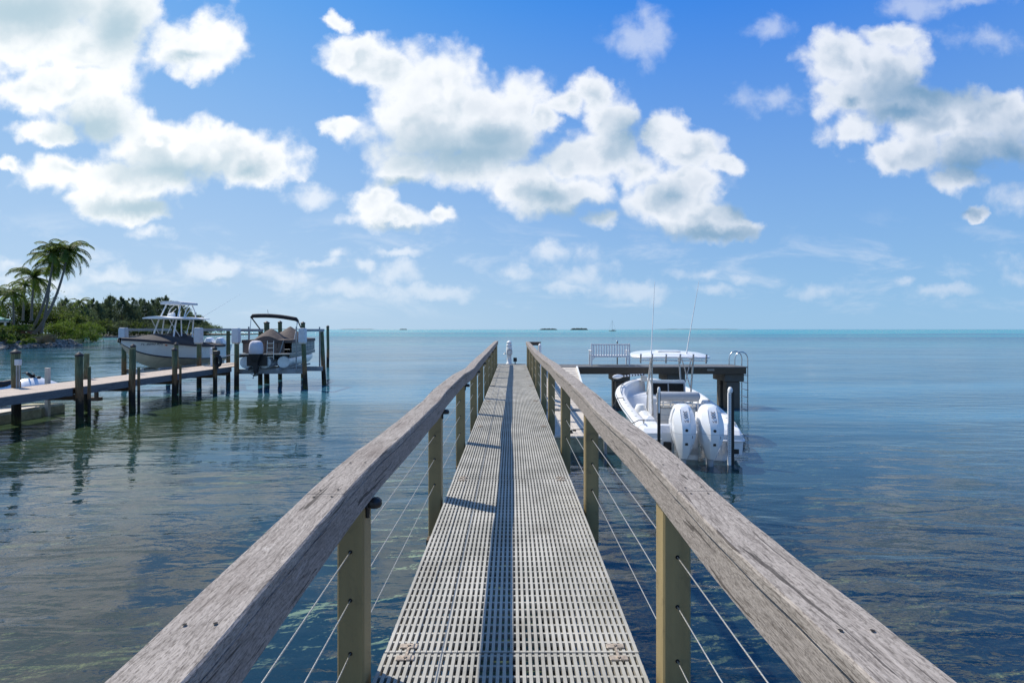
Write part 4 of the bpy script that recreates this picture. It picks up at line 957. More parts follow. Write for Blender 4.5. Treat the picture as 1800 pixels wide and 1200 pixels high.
# ------------------------------------------------------------------ boat lifts
def lift(name_label, corners, zb, tops, cradle_z, beamlabel=None, lift_lean=(0, 0)):
    """corners: front-left, front-right, back-left, back-right (x, y)"""
    o = thing('boat_lift', name_label, 'boat lift', (0, 0, 0), 0, 'boat lifts')
    for i, (x, y) in enumerate(corners):
        b = MB(); zz = np.linspace(-2.6, zb, 10); ln = lift_lean[0] if x > -12 else 0.0
        b.tube([(x - ln*(z - zb), y, z) for z in zz], [.145 - .004 * q for q in range(10)], 12); b.build('piling', 'piling', o)
    for i in (0, 1):
        p0, p1 = corners[i], corners[i + 2]
        b = MB(); b.beam((p0[0], p0[1] - .1, zb + .08), (p1[0], p1[1] + .25, zb + .08), .14, .15); b.build('top_beam', 'galv', o)
        b = MB(); w0, h0 = tops; x, y = p0
        b.loft([[(x - w0*s_, y - .20*s_, z), (x + w0*s_, y - .20*s_, z), (x + w0*s_, y + .12*s_, z), (x - w0*s_, y + .12*s_, z)] for s_, z in ((1.0, zb - h0 + .16), (.97, zb + .10), (.88, zb + .19), (.80, zb + .20))], True, True, 0, False)
        q = b.build('motor_cover', 'offwhite', o); m_ = q.modifiers.new('bevel', 'BEVEL'); m_.width = .03; m_.segments = 3
        b = MB(); b.box(x - w0 + .03, x + w0 - .03, y - .18, y + .10, zb - h0 + .08, zb - h0 + .158); b.build('cover_base', 'beige', o)
        b = MB()
        b.tube([(p0[0], p0[1] + .25, zb), (p0[0], p0[1] + .25, cradle_z)], .008, 5); b.build('lift_cable', 'galv', o)
        b = MB(); b.tube([(p1[0], p1[1] - .2, zb), (p1[0], p1[1] - .2, cradle_z)], .008, 5); b.build('lift_cable', 'galv', o)
    for i in (0, 2):
        p0, p1 = corners[i], corners[i + 1]
        dy = .25 if i == 0 else -.2
        b = MB(); b.beam((p0[0] - .1, p0[1] + dy, cradle_z - .13), (p1[0] + .1, p1[1] + dy, cradle_z - .13), .16, .26); b.build('cradle_beam', 'galv', o)
    return o
# lift under the covered boat
l1 = lift('aluminium boat lift with white motor covers holding the covered white boat', [(-21.9, 28.9), (-17.42, 28.5), (-21.9, 32.6), (-17.35, 31.3)], 3.15, (.18, .78), 1.0)
for x in (-20.2, -19.3):
    MB().beam((x, 28.0, 1.08), (x, 32.4, 1.08), .12, .14).build('bunk', 'galv', l1)
# lift under the pontoon boat
l2 = lift('aluminium boat lift with white motor covers holding the pontoon boat', [(-14.82, 27.55), (-11.33, 27.75), (-14.75, 30.0), (-11.13, 29.95)], 3.12, (.175, .72), 1.10, None, (.045, 0))
for x in (-14.1, -12.5):
    MB().beam((x, 27.2, 1.13), (x, 31.6, 1.13), .12, .10).build('bunk', 'galv', l2)
for x, y in ((-14.55, 28.3), (-13.1, 30.3), (-11.75, 27.9), (-11.5, 30.6)):
    b = MB(); b.tube([(x, y, 1.0), (x, y, 3.4)], .04, 8); b.build('guide_pole', 'galv', l2)
piling(-15.05, 33.2, 3.66, 'capped piling beyond the pontoon boat, middle of the three showing above it', .14, 'black', group='pilings beyond the pontoon boat')
piling(-14.8, 30.9, 3.60, 'capped piling rising behind the pontoon boat\'s lift beam, leftmost of three', .17, 'black', group='pilings beyond the pontoon boat')
piling(-13.95, 34.2, 3.62, 'capped piling beyond the pontoon boat, rightmost of the three showing above it', .15, 'black', group='pilings beyond the pontoon boat')
piling(-15.75, 43.8, 3.45, 'lone tall thin piling in open water right of the pontoon boat', .13, 'black', group='pilings beyond the pontoon boat')

# ------------------------------------------------------------------ covered centre-console boat on the lift, bow towards us
cb = thing('covered_motorboat', 'white motorboat with dark canvas cover and a white tower, raised on a lift', 'boat', (-19.75, 33.75, 1.35), R(180) - R(1))
TB = [(0, -.42, 1.12, .02, 1.33, .92), (1.5, -.40, 1.20, .05, 1.40, .90), (3.5, -.38, 1.18, .14, 1.44, .97), (5.0, -.32, 1.0, .26, 1.38, 1.10), (6.2, -.02, .58, .44, 1.14, 1.24), (6.9, .32, .27, .66, .82, 1.34), (7.4, .74, .09, .92, .42, 1.40), (7.75, 1.12, .02, 1.20, .06, 1.43)]
b, rg = hull_mesh(TB, [0, 0, 0, 1, 2, 2], 40, stripe=.10); b.build('hull', ['hullwhite', 'boot', 'bottom'], cb)
DB = dense(TB, 40)
def gunb(y): return float(np.interp(y, [r[0] for r in DB], [r[4] for r in DB])), float(np.interp(y, [r[0] for r in DB], [r[5] for r in DB]))
b = MB(); rr = []
for y in np.linspace(.9, 7.78, 48):
    g, zg = gunb(y); ring = []
    hgt = interp([(.9, .05), (1.6, .18), (2.4, .30), (3.0, .62), (3.6, .78), (4.3, .50), (5.2, .52), (6.0, .30), (6.8, .10), (7.78, .02)], y)
    for k in range(25):
        s_ = k / 12 - 1; e = max(0, 1 - abs(s_) ** 1.5)
        fold = .035 * mnoise.noise(Vector((s_ * 3.0, y * 1.3, 2))) + .02 * abs(math.sin(y * 2.6 + s_ * 2)) * e
        ring.append((s_ * (g + .035), y, zg + .015 + hgt * (e ** .8) + fold * e))
    rr.append([(-g - .04, y, zg - .10)] + ring + [(g + .04, y, zg - .10)])
b.loft(rr, False, False, 0, True); b.build('canvas_cover', 'canvas', cb)
# tower
def tw(pts, r=.035, name='tower_leg'): return MB().tube(pts, r, 8).build(name, 'white', cb)
for sx in (-1, 1):
    tw([(sx*.62, 4.75, 1.15), (sx*.50, 4.25, 2.55)], .04); tw([(sx*.60, 3.05, 1.15), (sx*.52, 2.75, 2.55)], .04)
    tw([(sx*.60, 3.95, 1.3), (sx*.50, 3.85, 2.55)], .035); tw([(sx*.58, 3.6, 1.4), (sx*.50, 3.0, 2.55)], .025); tw([(sx*.58, 4.0, 1.4), (sx*.50, 4.9, 2.5)], .022)
    tw([(sx*.50, 4.15, 2.60), (sx*.42, 3.75, 3.40)], .035); tw([(sx*.50, 2.5, 2.60), (sx*.46, 2.55, 3.0), (sx*.42, 2.75, 3.40)], .035)
    tw([(sx*.50, 3.6, 2.60), (sx*.48, 3.35, 3.1), (sx*.42, 3.0, 3.40)], .03); tw([(sx*.50, 3.5, 2.62), (sx*.44, 2.9, 3.15)], .022)
    tw([(sx*.50, 2.2, 2.56), (sx*.50, 1.55, 2.50)], .02)
b = MB(); b.loft([[(x * w_, y, z + .05 * (1 - x * x)) for x, z in ((-1, 2.55), (-.5, 2.58), (0, 2.60), (.5, 2.58), (1, 2.55), (1, 2.50), (-1, 2.50))] for y, w_ in ((1.9, 1.0), (2.1, 1.08), (4.8, 1.02), (5.25, .75))], True, True, 0, False); b.build('hardtop', 'white', cb)
b = MB(); b.loft([[(x * w_, y, z) for x, z in ((-1, 3.48), (-.6, 3.54), (.6, 3.54), (1, 3.48), (1, 3.36), (-1, 3.36))] for y, w_ in ((2.5, .62), (2.6, .68), (3.9, .68), (4.0, .62))], True, True, 0, False); b.build('tower_roof', 'offwhite', cb)
b = MB(); b.lathe([(.16, 2.62), (.20, 2.68), (.18, 2.78), (.05, 2.84)], (-.2, 4.25, 0), 14); b.rbox(-.5, -.3, 4.35, 4.5, 2.62, 2.86, .02); b.build('radar_dome', 'white', cb)
b = MB(); b.tube([(-.6, 2.2, 2.6), (-.9, .6, 3.4), (-1.2, -1.2, 4.3)], [.014, .008, .004], 6); b.build('outrigger', 'white', cb)
for x in (-.36, .36): outboard(cb, x, -.05, -.14, .98, 'gel', None, R(-8))
for x in (-.36, .36): pass
b = MB(); rr = [[(x, y, z) for x, y, z in ((-.9, y_, .95), (-.5, y_, .95 + h_), (.5, y_, .95 + h_), (.9, y_, .95))] for y_, h_ in ((.92, .12), (.4, .05), (.0, -.1))]
b.loft(rr, False, False, 0, True); b.build('aft_cover', 'canvas', cb)
g, zg = gunb(5.35)
t_ = text('registration', 'FL 8090 RN', .19, 'navy', cb, (-(1.268), 5.1, .93), (R(90), 0, R(-90)), .001, 1.15)
b = MB(); b.box(-.06, .06, -.0015, .0015, -.06, .06); st = b.build('sticker', 'orange', cb)
# both sit on the flared side that faces the camera
def side_at(y, z):
    r = min(DB, key=lambda q: abs(q[0] - y)); t2 = (z - r[3]) / (r[5] - r[3]); return r[2] + (r[4] - r[2]) * max(0, t2) ** 1.25
def place_on_side(o, y, z):
    x = side_at(y, z); x1 = side_at(y, z + .15); y2 = y - .4; x2 = side_at(y2, z)
    sgn = -1
    nrm = Vector((y - y2, -(x - x2), 0)).normalized()
    ty = Vector((sgn * (x2 - x), y2 - y, 0)).normalized()        # along the hull towards the stern
    tz = Vector((sgn * (x1 - x), 0, .15)).normalized()
    n_ = ty.cross(tz).normalized(); tz = n_.cross(ty)
    if n_.x > 0: n_ = -n_
    xx = ty if ty.cross(tz).dot(n_) > 0 else -ty
    mt = Matrix((xx, tz, n_)).transposed()
    o.rotation_euler = mt.to_euler(); o.location = Vector((sgn * x, y, z)) + n_ * .012
place_on_side(t_, 6.65, 1.12)
place_on_side(st, 5.95, 1.06); st.rotation_euler = st.rotation_euler.to_matrix().to_euler()
st.location.x -= .02

# ------------------------------------------------------------------ pontoon boat on its lift, stern towards us
pn = thing('pontoon_boat', 'pontoon boat with brown canvas cover, folded black bimini and a cloth-wrapped outboard', 'boat', (-13.30, 27.55, 1.15), R(9))
for x, zc in ((-.95, .33), (0, .33), (.95, .33)):
    b = MB(); r = .33; pts = [(x, 0, zc), (x, .06, zc), (x, 5.0, zc), (x, 5.6, zc + .06), (x, 6.1, zc + .20), (x, 6.35, zc + .34)]
    b.tube(pts, [r*.93, r, r, r*.86, r*.5, r*.12], 20); b.build('pontoon', 'pontoon', pn)
b = MB(); b.rbox(-1.28, 1.28, -.05, 6.1, .74, .80, .01); b.build('deck', 'beige', pn)
b = MB()
for sx in (-1, 1): b.box(sx*1.27 - .02, sx*1.27 + .02, .0, 6.05, .60, .739)
for y in np.arange(.3, 6, .5): b.box(-1.2, 1.2, y, y + .06, .67, .738)
b.build('deck_frame', 'panelgrey', pn)
b = MB()
for x0, x1 in ((-1.24, -.78), (-.76, -.14), (.50, .86)): b.rbox(x0, x1, .50, .54, .82, 1.52, .01)
b.rbox(-.12, .48, .50, .54, .82, 1.52, .01)
b.build('stern_fence', 'panel', pn)
b = MB(); b.loft([[(x, .46, z), (x + .02, .40, z)] for x, z in ((.62, .80), (.80, 1.50))], False, False); 
b = MB(); b.beam((.66, .44, .80), (.86, .44, 1.50), .26, .03); b.build('stern_gate', 'galv', pn)
for sx in (-1, 1):
    b = MB(); b.rbox(sx*1.25 - .02, sx*1.25 + .02, .5, 5.9, .82, 1.50, .01); b.build('side_fence', 'panelgrey', pn)
    b = MB(); b.tube([(sx*1.27, .5, 1.50), (sx*1.27, 5.9, 1.50)], .018, 6); b.tube([(sx*1.275, .5, 1.12), (sx*1.275, 5.9, 1.12)], .014, 6)
    for y in np.arange(.5, 6, .9): b.tube([(sx*1.275, y, .82), (sx*1.275, y, 1.52)], .016, 6)
    b.build('fence_rail', 'alum', pn)
b = MB(); b.rbox(-1.25, 1.25, 5.86, 5.9, .82, 1.50, .01); b.build('bow_fence', 'panelgrey', pn)
b = MB(); rr = []
for y in np.linspace(.42, 6.0, 50):
    ring = []
    for k in range(37):
        s_ = k / 18 - 1; e = max(0, 1 - abs(s_))
        pk = 0
        for (cx, cy, hh, wx, wy) in ((-.05, 1.3, .55, .75, 1.3), (.62, 2.6, .72, .8, 1.4), (-.5, 3.4, .45, .7, 1.2), (.2, 4.6, .40, .9, 1.3)):
            pk = max(pk, hh * max(0, 1 - math.sqrt(((s_*1.27 - cx)/wx)**2 + ((y - cy)/wy)**2)) ** .85)
        ff = .014 * abs(math.sin(9 * math.atan2(y - 1.3, s_*1.27 + .05))) * min(1, e * 5)
        ring.append((s_ * 1.31, y, 1.53 + pk + .10 * e * min(1, (y - .42) * 2) - ff))
    rr.append([(-1.32, y, 1.36)] + ring + [(1.32, y, 1.36)])
b.loft(rr, False, False, 0, True)
b.add([(p[0], p[1] - .003, p[2]) for p in rr[0]] , [tuple(range(len(rr[0]) - 1, -1, -1))])
b.build('canvas_cover', 'canvasbrown', pn)
# bimini frame, folded in its boot
def bm(y, z0, z1, w_):
    n = 18; return [(-w_, y, z0)] + [(-w_ + .05 + (2*w_ - .1) * k / n, y + .0, z1 + .10 * math.sin(math.pi * k / n) - .13 * (k / n)) for k in range(n + 1)] + [(w_ + .05, y, z0)]
b = MB(); n = 20; pts = [(-1.28 + 2.56 * k / n, 1.75, 2.86 + .10 * math.sin(math.pi * k / n) - .20 * (k / n) - (.10 if k in (0, n) else 0)) for k in range(n + 1)]
b.tube(pts, [.06] + [.115] * (n - 1) + [.06], 10); b.build('bimini_boot', 'bimini', pn)
for a_, c_, r_ in (((-1.26, 1.75, 2.80), (-.92, 3.3, 1.62), .035), ((-1.26, 1.75, 2.80), (-1.27, 1.5, 1.52), .018), ((1.26, 1.75, 2.60), (1.30, 3.4, 1.56), .035), ((1.26, 1.75, 2.60), (1.27, .9, 1.52), .018), ((1.22, 1.75, 2.62), (1.20, 1.6, 1.52), .018)):
    MB().tube([a_, c_], r_, 8).build('bimini_strut', 'bimini' if r_ > .03 else 'alum', pn)
MB().tube([(-.35, 1.75, 3.02), (-.38, 1.75, 3.22)], .012, 6).build('stern_light', 'black', pn)
ob = bpy.data.objects.new('outboard', None); C.objects.link(ob); ob.parent = pn; ob.location = (-.36, -.25, .0)
b = MB(); rr = []
for z, w_, d_ in ((.80, .30, .26), (.86, .33, .30), (1.10, .335, .33), (1.30, .315, .31), (1.42, .27, .26), (1.49, .18, .18), (1.51, .05, .05)):
    rr.append([(w_ * (abs(math.cos(a))**.7) * (1 if math.cos(a) > 0 else -1), d_ * (abs(math.sin(a))**.7) * (1 if math.sin(a) > 0 else -1) + .012 * math.sin(7*a), z) for a in [2*math.pi*q/24 + .01 for q in range(24)]])
b.loft(rr, True, True, 0, True); b.build('cloth_cover', 'cloth', ob)
b = MB(); b.loft([[(-w_, -d_, z), (w_, -d_, z), (w_, d_, z), (-w_, d_, z)] for z, w_, d_ in ((-.30, .05, .16), (0, .09, .17), (.35, .12, .18), (.60, .22, .22), (.80, .29, .25))], True, True, 0, False); b.tube([(0, -.38, -.32), (0, .22, -.32)], [.05, .07], 8); b.rbox(-.15, .15, -.30, .20, -.12, -.10, .005); b.build('leg', 'black', ob)
b = MB()
for a in range(3):
    an = a * 2 * math.pi / 3; b.add([(0, -.34, -.32), (.16*math.cos(an), -.37, -.32+.16*math.sin(an)), (.17*math.cos(an+.6), -.42, -.32+.17*math.sin(an+.6))], [(0,1,2),(2,1,0)])
b.build('propeller', 'steel', ob)
b = MB(); b.box(-.5, .5, .1, .24, .15, .74); b.build('bracket', 'black', ob)
ld = bpy.data.objects.new('boarding_ladder', None); C.objects.link(ld); ld.parent = pn; ld.location = (.30, -.10, .0)
for x in (-.17, .17): MB().tube([(x * .92, .08, 1.48), (x, 0, .80), (x * 1.05, -.02, .48)], .016, 8).build('rail', 'steel', ld)
for k in range(4): MB().box(-.16, .16, -.01, .05, .62 + k * .24, .645 + k * .24).build('rung', 'steel', ld)
for x, z in ((-1.12, .55), (1.12, .55)):
    pass

# ------------------------------------------------------------------ shore on the left
rnd = random.Random(11)
# low headland with a lawn (terrain)
def land(pts_outer, z, name, mat, zbot=-1.4):
    b = MB(); n = len(pts_outer)
    vv = [(x, y, z) for x, y in pts_outer] + [(x, y, zbot) for x, y in pts_outer]
    b.add(vv, [tuple(range(n))] + [(i, i + n, (i + 1) % n + n, (i + 1) % n) for i in range(n)]); return tag(b.build(name, mat), kind='structure')
land([(-300, 80.5), (-82.0, 80.5), (-84.6, 92), (-86, 100.5), (-91, 106), (-104, 124), (-134, 160), (-172, 205), (-300, 260)], 0.95, 'lawn_terrain', 'lawn')
land([(-300, 210), (-150, 205), (-172, 235), (-160, 262), (-150, 285), (-158, 330), (-300, 420)], 0.45, 'far_shore_terrain', 'bank')
# boulders
vars_ = []
for q in range(6):
    b = MB(); vv = []; n1, n2 = 9, 6
    rings = []
    for i in range(1, n2):
        ph = math.pi * i / n2
        rings.append([Vector((math.cos(2*math.pi*j/n1) * math.sin(ph), math.sin(2*math.pi*j/n1) * math.sin(ph), math.cos(ph))) for j in range(n1)])
    rings = [[tuple(p * (1 + .38 * mnoise.noise(p * 1.6 + Vector((q * 9.1, 0, 0))) + .15 * mnoise.noise(p * 4 + Vector((q * 5.1, 3, 0))))) for p in r] for r in rings]
    b.loft(rings, True, True, 0, False); vars_.append(b)
edge = [(-100, 80.2), (-82.2, 80.3), (-84.2, 90), (-85.6, 100)]
rm = []
cnt = 0
for row in range(3):
    for i in range(46):
        t_ = i / 45 * 2.6
        if t_ < 1.0: x = -100 + 17.5 * t_; y = 80.0
        else: tt = (t_ - 1) / 1.6; x = -82.3 - 3.6 * tt; y = 80.6 + 19.6 * tt
        off = (1.3 - row * .75)
        if t_ < 1.0: y -= off
        else: x += off
        x += rnd.uniform(-.3, .3); y += rnd.uniform(-.3, .3); s_ = rnd.uniform(.42, .75)
        q = rnd.randrange(6)
        if len(rm) < 6 and cnt < 6: o = vars_[cnt].build('boulder', 'rock'); rm.append(o)
        else: o = rm[q].copy(); C.objects.link(o)
        cnt += 1
        o.location = (x, y, .12 + row * .36 + rnd.uniform(-.1, .1)); o.scale = (s_ * 1.15, s_, s_ * .75); o.rotation_euler = (rnd.uniform(-.4, .4), rnd.uniform(-.4, .4), rnd.uniform(0, 6))
        tag(o, 'grey limestone boulder in the riprap along the grassy headland', 'boulder', 'boulders along the headland shore')
# foliage --------------------------------------------------------
def leaf_cloud(b, centre, radii, n, size, rng, mat=0, clumps=9, droop=0.0, hollow=.5, vert=0.0):
    cx, cy, cz = centre; cl = []
    for _ in range(clumps):
        while True:
            p = Vector((rng.uniform(-1, 1), rng.uniform(-1, 1), rng.uniform(-1, 1)))
            if hollow * .6 < p.length < 1: break
        cl.append((p, rng.uniform(.22, .42)))
    for i in range(n):
        c_, cr = cl[i % clumps]; g_ = Vector((rng.gauss(0, 1), rng.gauss(0, 1), rng.gauss(0, 1))) * cr * .62
        p = c_ + g_
        P_ = Vector((cx + p.x * radii[0], cy + p.y * radii[1], cz + p.z * radii[2]))
        a_ = Vector((rng.gauss(0, 1), rng.gauss(0, 1), rng.gauss(0, 1) - droop)); 
        if vert: a_ = Vector((a_.x * .4, a_.y * .4, 1.0))
        a_.normalize(); s_ = size * rng.uniform(.6, 1.3)
        w_ = a_.cross(Vector((rng.gauss(0, 1), rng.gauss(0, 1), rng.gauss(0, 1)))).normalized() * s_ * (.28 if vert else .42)
        b.add([P_ - w_ * .6, P_ + w_ * .6, P_ + a_ * s_ + w_ * .25, P_ + a_ * s_ * 1.1 - w_ * .2], [(0, 1, 2, 3)], mat)
def bush(x, y, z0, w_, h_, n, size, mat, label, cat='bush', group=None, seed=0, name='bush', d_=None):
    rng = random.Random(seed * 31 + 7); o = thing(name, label, cat, (x, y, z0), 0, group)
    b = MB(); leaf_cloud(b, (0, 0, h_ * .52), (w_ / 2, (d_ or w_) / 2, h_ * .5), n, size, rng, clumps=max(7, int(w_ * 1.2)), hollow=.2); b.build('foliage', mat, o)
    b = MB()
    for q in range(3): b.tube([(rng.uniform(-.2, .2), rng.uniform(-.2, .2), 0), (rng.uniform(-.3, .3) * w_, rng.uniform(-.2, .2) * w_, h_ * .6)], [.10, .03], 6)
    b.build('stem', 'treebark', o); return o
def casuarina(x, y, z0, h_, w_, label, seed, group='feathery trees on the far shore', n=3600, mat='casuarina'):
    rng = random.Random(seed * 17 + 3); o = thing('casuarina_tree', label, 'tree', (x, y, z0), 0, group); lean = rng.uniform(-.05, .05)
    b = MB(); b.tube([(0, 0, -.3), (lean * h_ * .5, 0, h_ * .5), (lean * h_, 0, h_ * .96)], [.28, .18, .04], 7)
    tips = []
    for q in range(20):
        t_ = rng.uniform(.08, .95); a = rng.uniform(0, 6.3); L_ = w_ * .5 * (1.2 - t_ * .95) * rng.uniform(.6, 1.1); z = h_ * t_
        p1 = Vector((lean * z + math.cos(a) * L_, math.sin(a) * L_, z + L_ * .7)); b.tube([(lean * z, 0, z), p1], [.06, .02], 4); tips.append((p1, L_))
    b.build('trunk', 'treebark', o)
    b = MB()
    for p1, L_ in tips: leaf_cloud(b, tuple(p1 * .92 + Vector((0, 0, .1))), (L_ * .5 + .45, L_ * .5 + .45, L_ * .5 + .95), n // 20, .50, rng, clumps=7, hollow=.1, vert=1)
    leaf_cloud(b, (lean * h_ * .97, 0, h_ * .95), (.65, .65, 1.3), n // 16, .7, rng, clumps=4, hollow=.0, vert=1)
    leaf_cloud(b, (lean * h_ * .5, 0, h_ * .48), (w_ * .36, w_ * .36, h_ * .42), n // 3, .55, rng, clumps=16, hollow=.1, vert=1)
    b.build('crown', mat, o); return o
def palm(base, tip, r0, label, seed, nf=26, L_=4.4, bend=.5, name='palm_tree', group='palms on the headland', cat='palm tree'):
    rng = random.Random(seed * 13 + 5); o = thing(name, label, cat, base, 0, group)
    B_ = Vector((0, 0, -.4)); T_ = Vector(tip) - Vector(base); ctrl = Vector((T_.x * bend, T_.y * bend, T_.z * (.30 if bend > .5 else .55)))
    pts = [B_ * (1 - t_) ** 2 + ctrl * 2 * t_ * (1 - t_) + T_ * t_ ** 2 for t_ in [q / 14 for q in range(15)]]
    MB().tube(pts, [r0 * (1.35 if q == 0 else 1.05 - .5 * q / 14) for q in range(15)], 9).build('trunk', 'bark', o)
    b = MB()
    for k in range(nf):
        az = 2 * math.pi * k / nf * 2.4 + rng.uniform(-.3, .3); el = (rng.uniform(-.9, -.2) if k % 4 == 1 else rng.uniform(-.2, 1.2)) if k % 3 else rng.uniform(.6, 1.4); L = L_ * 1.05 * rng.uniform(.8, 1.1)
        dh = Vector((math.cos(az), math.sin(az), 0)); n = 9; spine = []; p = T_.copy(); e = el
        for q in range(n + 1):
            spine.append(p.copy()); p = p + (dh * math.cos(e) + Vector((0, 0, math.sin(e)))) * (L / n); e -= (.19 + .11 * q / n) * (1.0 if el > 0 else .6)
        b.tube(spine, [.05 - .004 * q for q in range(n + 1)], 3)
        side = dh.cross(Vector((0, 0, 1)))
        for q in range(1, n + 1):
            for sub in range(3):
                t_ = sub / 3; P_ = spine[q - 1].lerp(spine[q], t_); f = (q - 1 + t_) / n; ll = L * .24 * (1.0 - .75 * abs(f - .42) ** 1.2 * 1.4) * rng.uniform(.85, 1.1)
                dirn = (spine[q] - spine[q - 1]).normalized()
                for sg in (-1, 1):
                    tipv = P_ + side * sg * ll * .72 + dirn * ll * .5 + Vector((0, 0, -ll * rng.uniform(.35, .75)))
                    wv_ = dirn * .085
                    b.add([P_ - wv_, P_ + wv_, tipv], [(0, 1, 2)])
    b.build('crown', 'palm', o)
    b = MB()
    for q in range(6):
        a = q * 1.05; c_ = T_ + Vector((math.cos(a) * .25, math.sin(a) * .25, -.28)); b.lathe([(0, -.13), (.10, -.07), (.12, 0), (.09, .08), (0, .13)], tuple(c_), 7)
    b.build('coconuts', 'tan', o)
    return o
def Pp(px, py, Y): return (X_at(px, Y), Y, Z_at(py, Y))
YL = 96
palm(Pp(60, 582, YL), Pp(120, 440, YL), .26, 'tall leaning coconut palm whose trunk curves up to the rightmost crown', 1, 30, 4.7, .70)
palm(Pp(52, 581, YL), Pp(95, 447, YL - 1), .24, 'tall leaning coconut palm of the cluster with the highest left-hand crown', 2, 30, 4.8, .72)
palm(Pp(72, 581, YL + 1), Pp(92, 462, YL + 2), .24, 'coconut palm at the back of the leaning cluster, its crown merging with its neighbour', 3, 26, 4.4, .55)
palm(Pp(55, 560, YL + 4), Pp(60, 487, YL + 4), .22, 'coconut palm with yellowish fronds left of the leaning cluster', 4, 30, 4.6, .3)
palm(Pp(40, 560, YL + 8), Pp(45, 500, YL + 8), .20, 'shorter coconut palm half hidden behind the yellowish one', 5, 16, 3.6, .4)
palm(Pp(24, 570, YL - 2), Pp(23, 515, YL - 2), .18, 'short slender palm behind the brick pergola', 6, 18, 3.2, .5)
palm((X_at(-8, 90), 90, .9), Pp(-10, 520, 90), .22, 'palm cut by the left edge of the picture, above the teal roof', 7, 18, 4.6, .5)
palm((X_at(140, 190), 190, .5), Pp(140, 531, 190), .24, 'distant palm standing above the shoreline trees right of the leaning cluster', 8, 18, 4.2, .5)
# broad-leaved trees and bushes behind the palms
for i, (px, py_top, Y, w_, lab) in enumerate(((10, 520, 118, 9, 'round dark broad-leaved tree at the far left behind the teal roof'), (40, 528, 120, 9, 'dark broad-leaved tree behind the pergola'), (66, 512, 124, 11, 'tall dark broad-leaved tree behind the yellowish palm'),
        (92, 517, 126, 11, 'dark broad-leaved tree just behind the leaning palms'), (112, 545, 122, 9, 'olive broad-leaved tree right of the leaning palm trunks'))):
    Z1 = Z_at(py_top, Y); bush(X_at(px, Y), Y, .9, w_, Z1 - .9, 4200, .40, 'shrub', lab, 'tree', 'broad-leaved trees behind the palms', 40 + i, 'broadleaf_tree')
for i, (px, py_top, Y, w_, lab) in enumerate(((118, 563, 116, 6.5, 'bright green mangrove bush at the water right of the palms'), (132, 566, 122, 6.5, 'bright green mangrove bush, second from the palms'), (146, 569, 130, 6.5, 'bright green mangrove bush, third from the palms'), (158, 572, 140, 6, 'low bright mangrove bush at the tip of the row'),
        (104, 572, 112, 5, 'small green bush at the end of the headland hedge'))):
    Z1 = Z_at(py_top, Y); bush(X_at(px, Y), Y, .1, w_, Z1, 2800, .27, 'mangrove', lab, 'bush', 'mangrove bushes', 60 + i, 'mangrove_bush')
# far shore feathery trees
far = [(118, 530, 205), (130, 537, 200), (143, 545, 190), (152, 538, 215), (163, 533, 222), (172, 536, 212), (182, 536, 225), (193, 527, 228), (203, 523, 235), (214, 526, 226), (226, 533, 238), (235, 528, 230),
       (246, 527, 240), (257, 531, 236), (268, 527, 244), (279, 525, 248), (290, 528, 242), (301, 532, 250), (311, 535, 246), (322, 541, 252), (333, 546, 258), (343, 553, 262), (352, 561, 268), (360, 568, 275)]
ords = ['first', 'second', 'third', 'fourth', 'fifth', 'sixth', 'seventh', 'eighth', 'ninth', 'tenth', 'eleventh', 'twelfth', 'thirteenth', 'fourteenth', 'fifteenth', 'sixteenth', 'seventeenth', 'eighteenth', 'nineteenth', 'twentieth', 'twenty-first', 'twenty-second', 'twenty-third', 'twenty-fourth']
for i, (px, py, Y) in enumerate(far):
    casuarina(X_at(px, Y), Y, .4, Z_at(py - 1 - (3 if i % 3 == 1 else 0), Y) - .4, 9.0 if i < 20 else 6.0, 'feathery dark green tree, %s along the far shore counted from the palms' % ords[i], i)
for i, (px, py, Y) in enumerate(((168, 566, 205), (190, 568, 212), (212, 567, 218), (236, 568, 222), (260, 569, 228), (284, 569, 232), (308, 570, 238), (332, 572, 250), (352, 573.5, 262), (368, 576, 272))):
    bush(X_at(px, Y), Y, .1, 11.5, Z_at(py - 3, Y) , 1300, .6, 'casuarina' if i % 3 else 'shrub', 'low dark bush at the foot of the far trees, %s from the bright mangroves' % ords[i], 'bush', 'low bushes along the far shore', 90 + i)
tag(MB().add([(X_at(px, Y), Y, z) for px, Y, z in ((180, 196, .0), (250, 205, .0), (345, 240, .0), (345, 240, .55), (250, 205, .6), (180, 196, .5))] + [(X_at(px, Y) - 2, Y + 4, z) for px, Y, z in ((180, 196, .5), (250, 205, .6), (345, 240, .55))], [(0, 1, 4, 5), (1, 2, 3, 4), (5, 4, 7, 6), (4, 3, 8, 7)]).build('far_sea_wall', 'rock'), 'low grey rock sea wall at the foot of the far shore trees', 'sea wall')
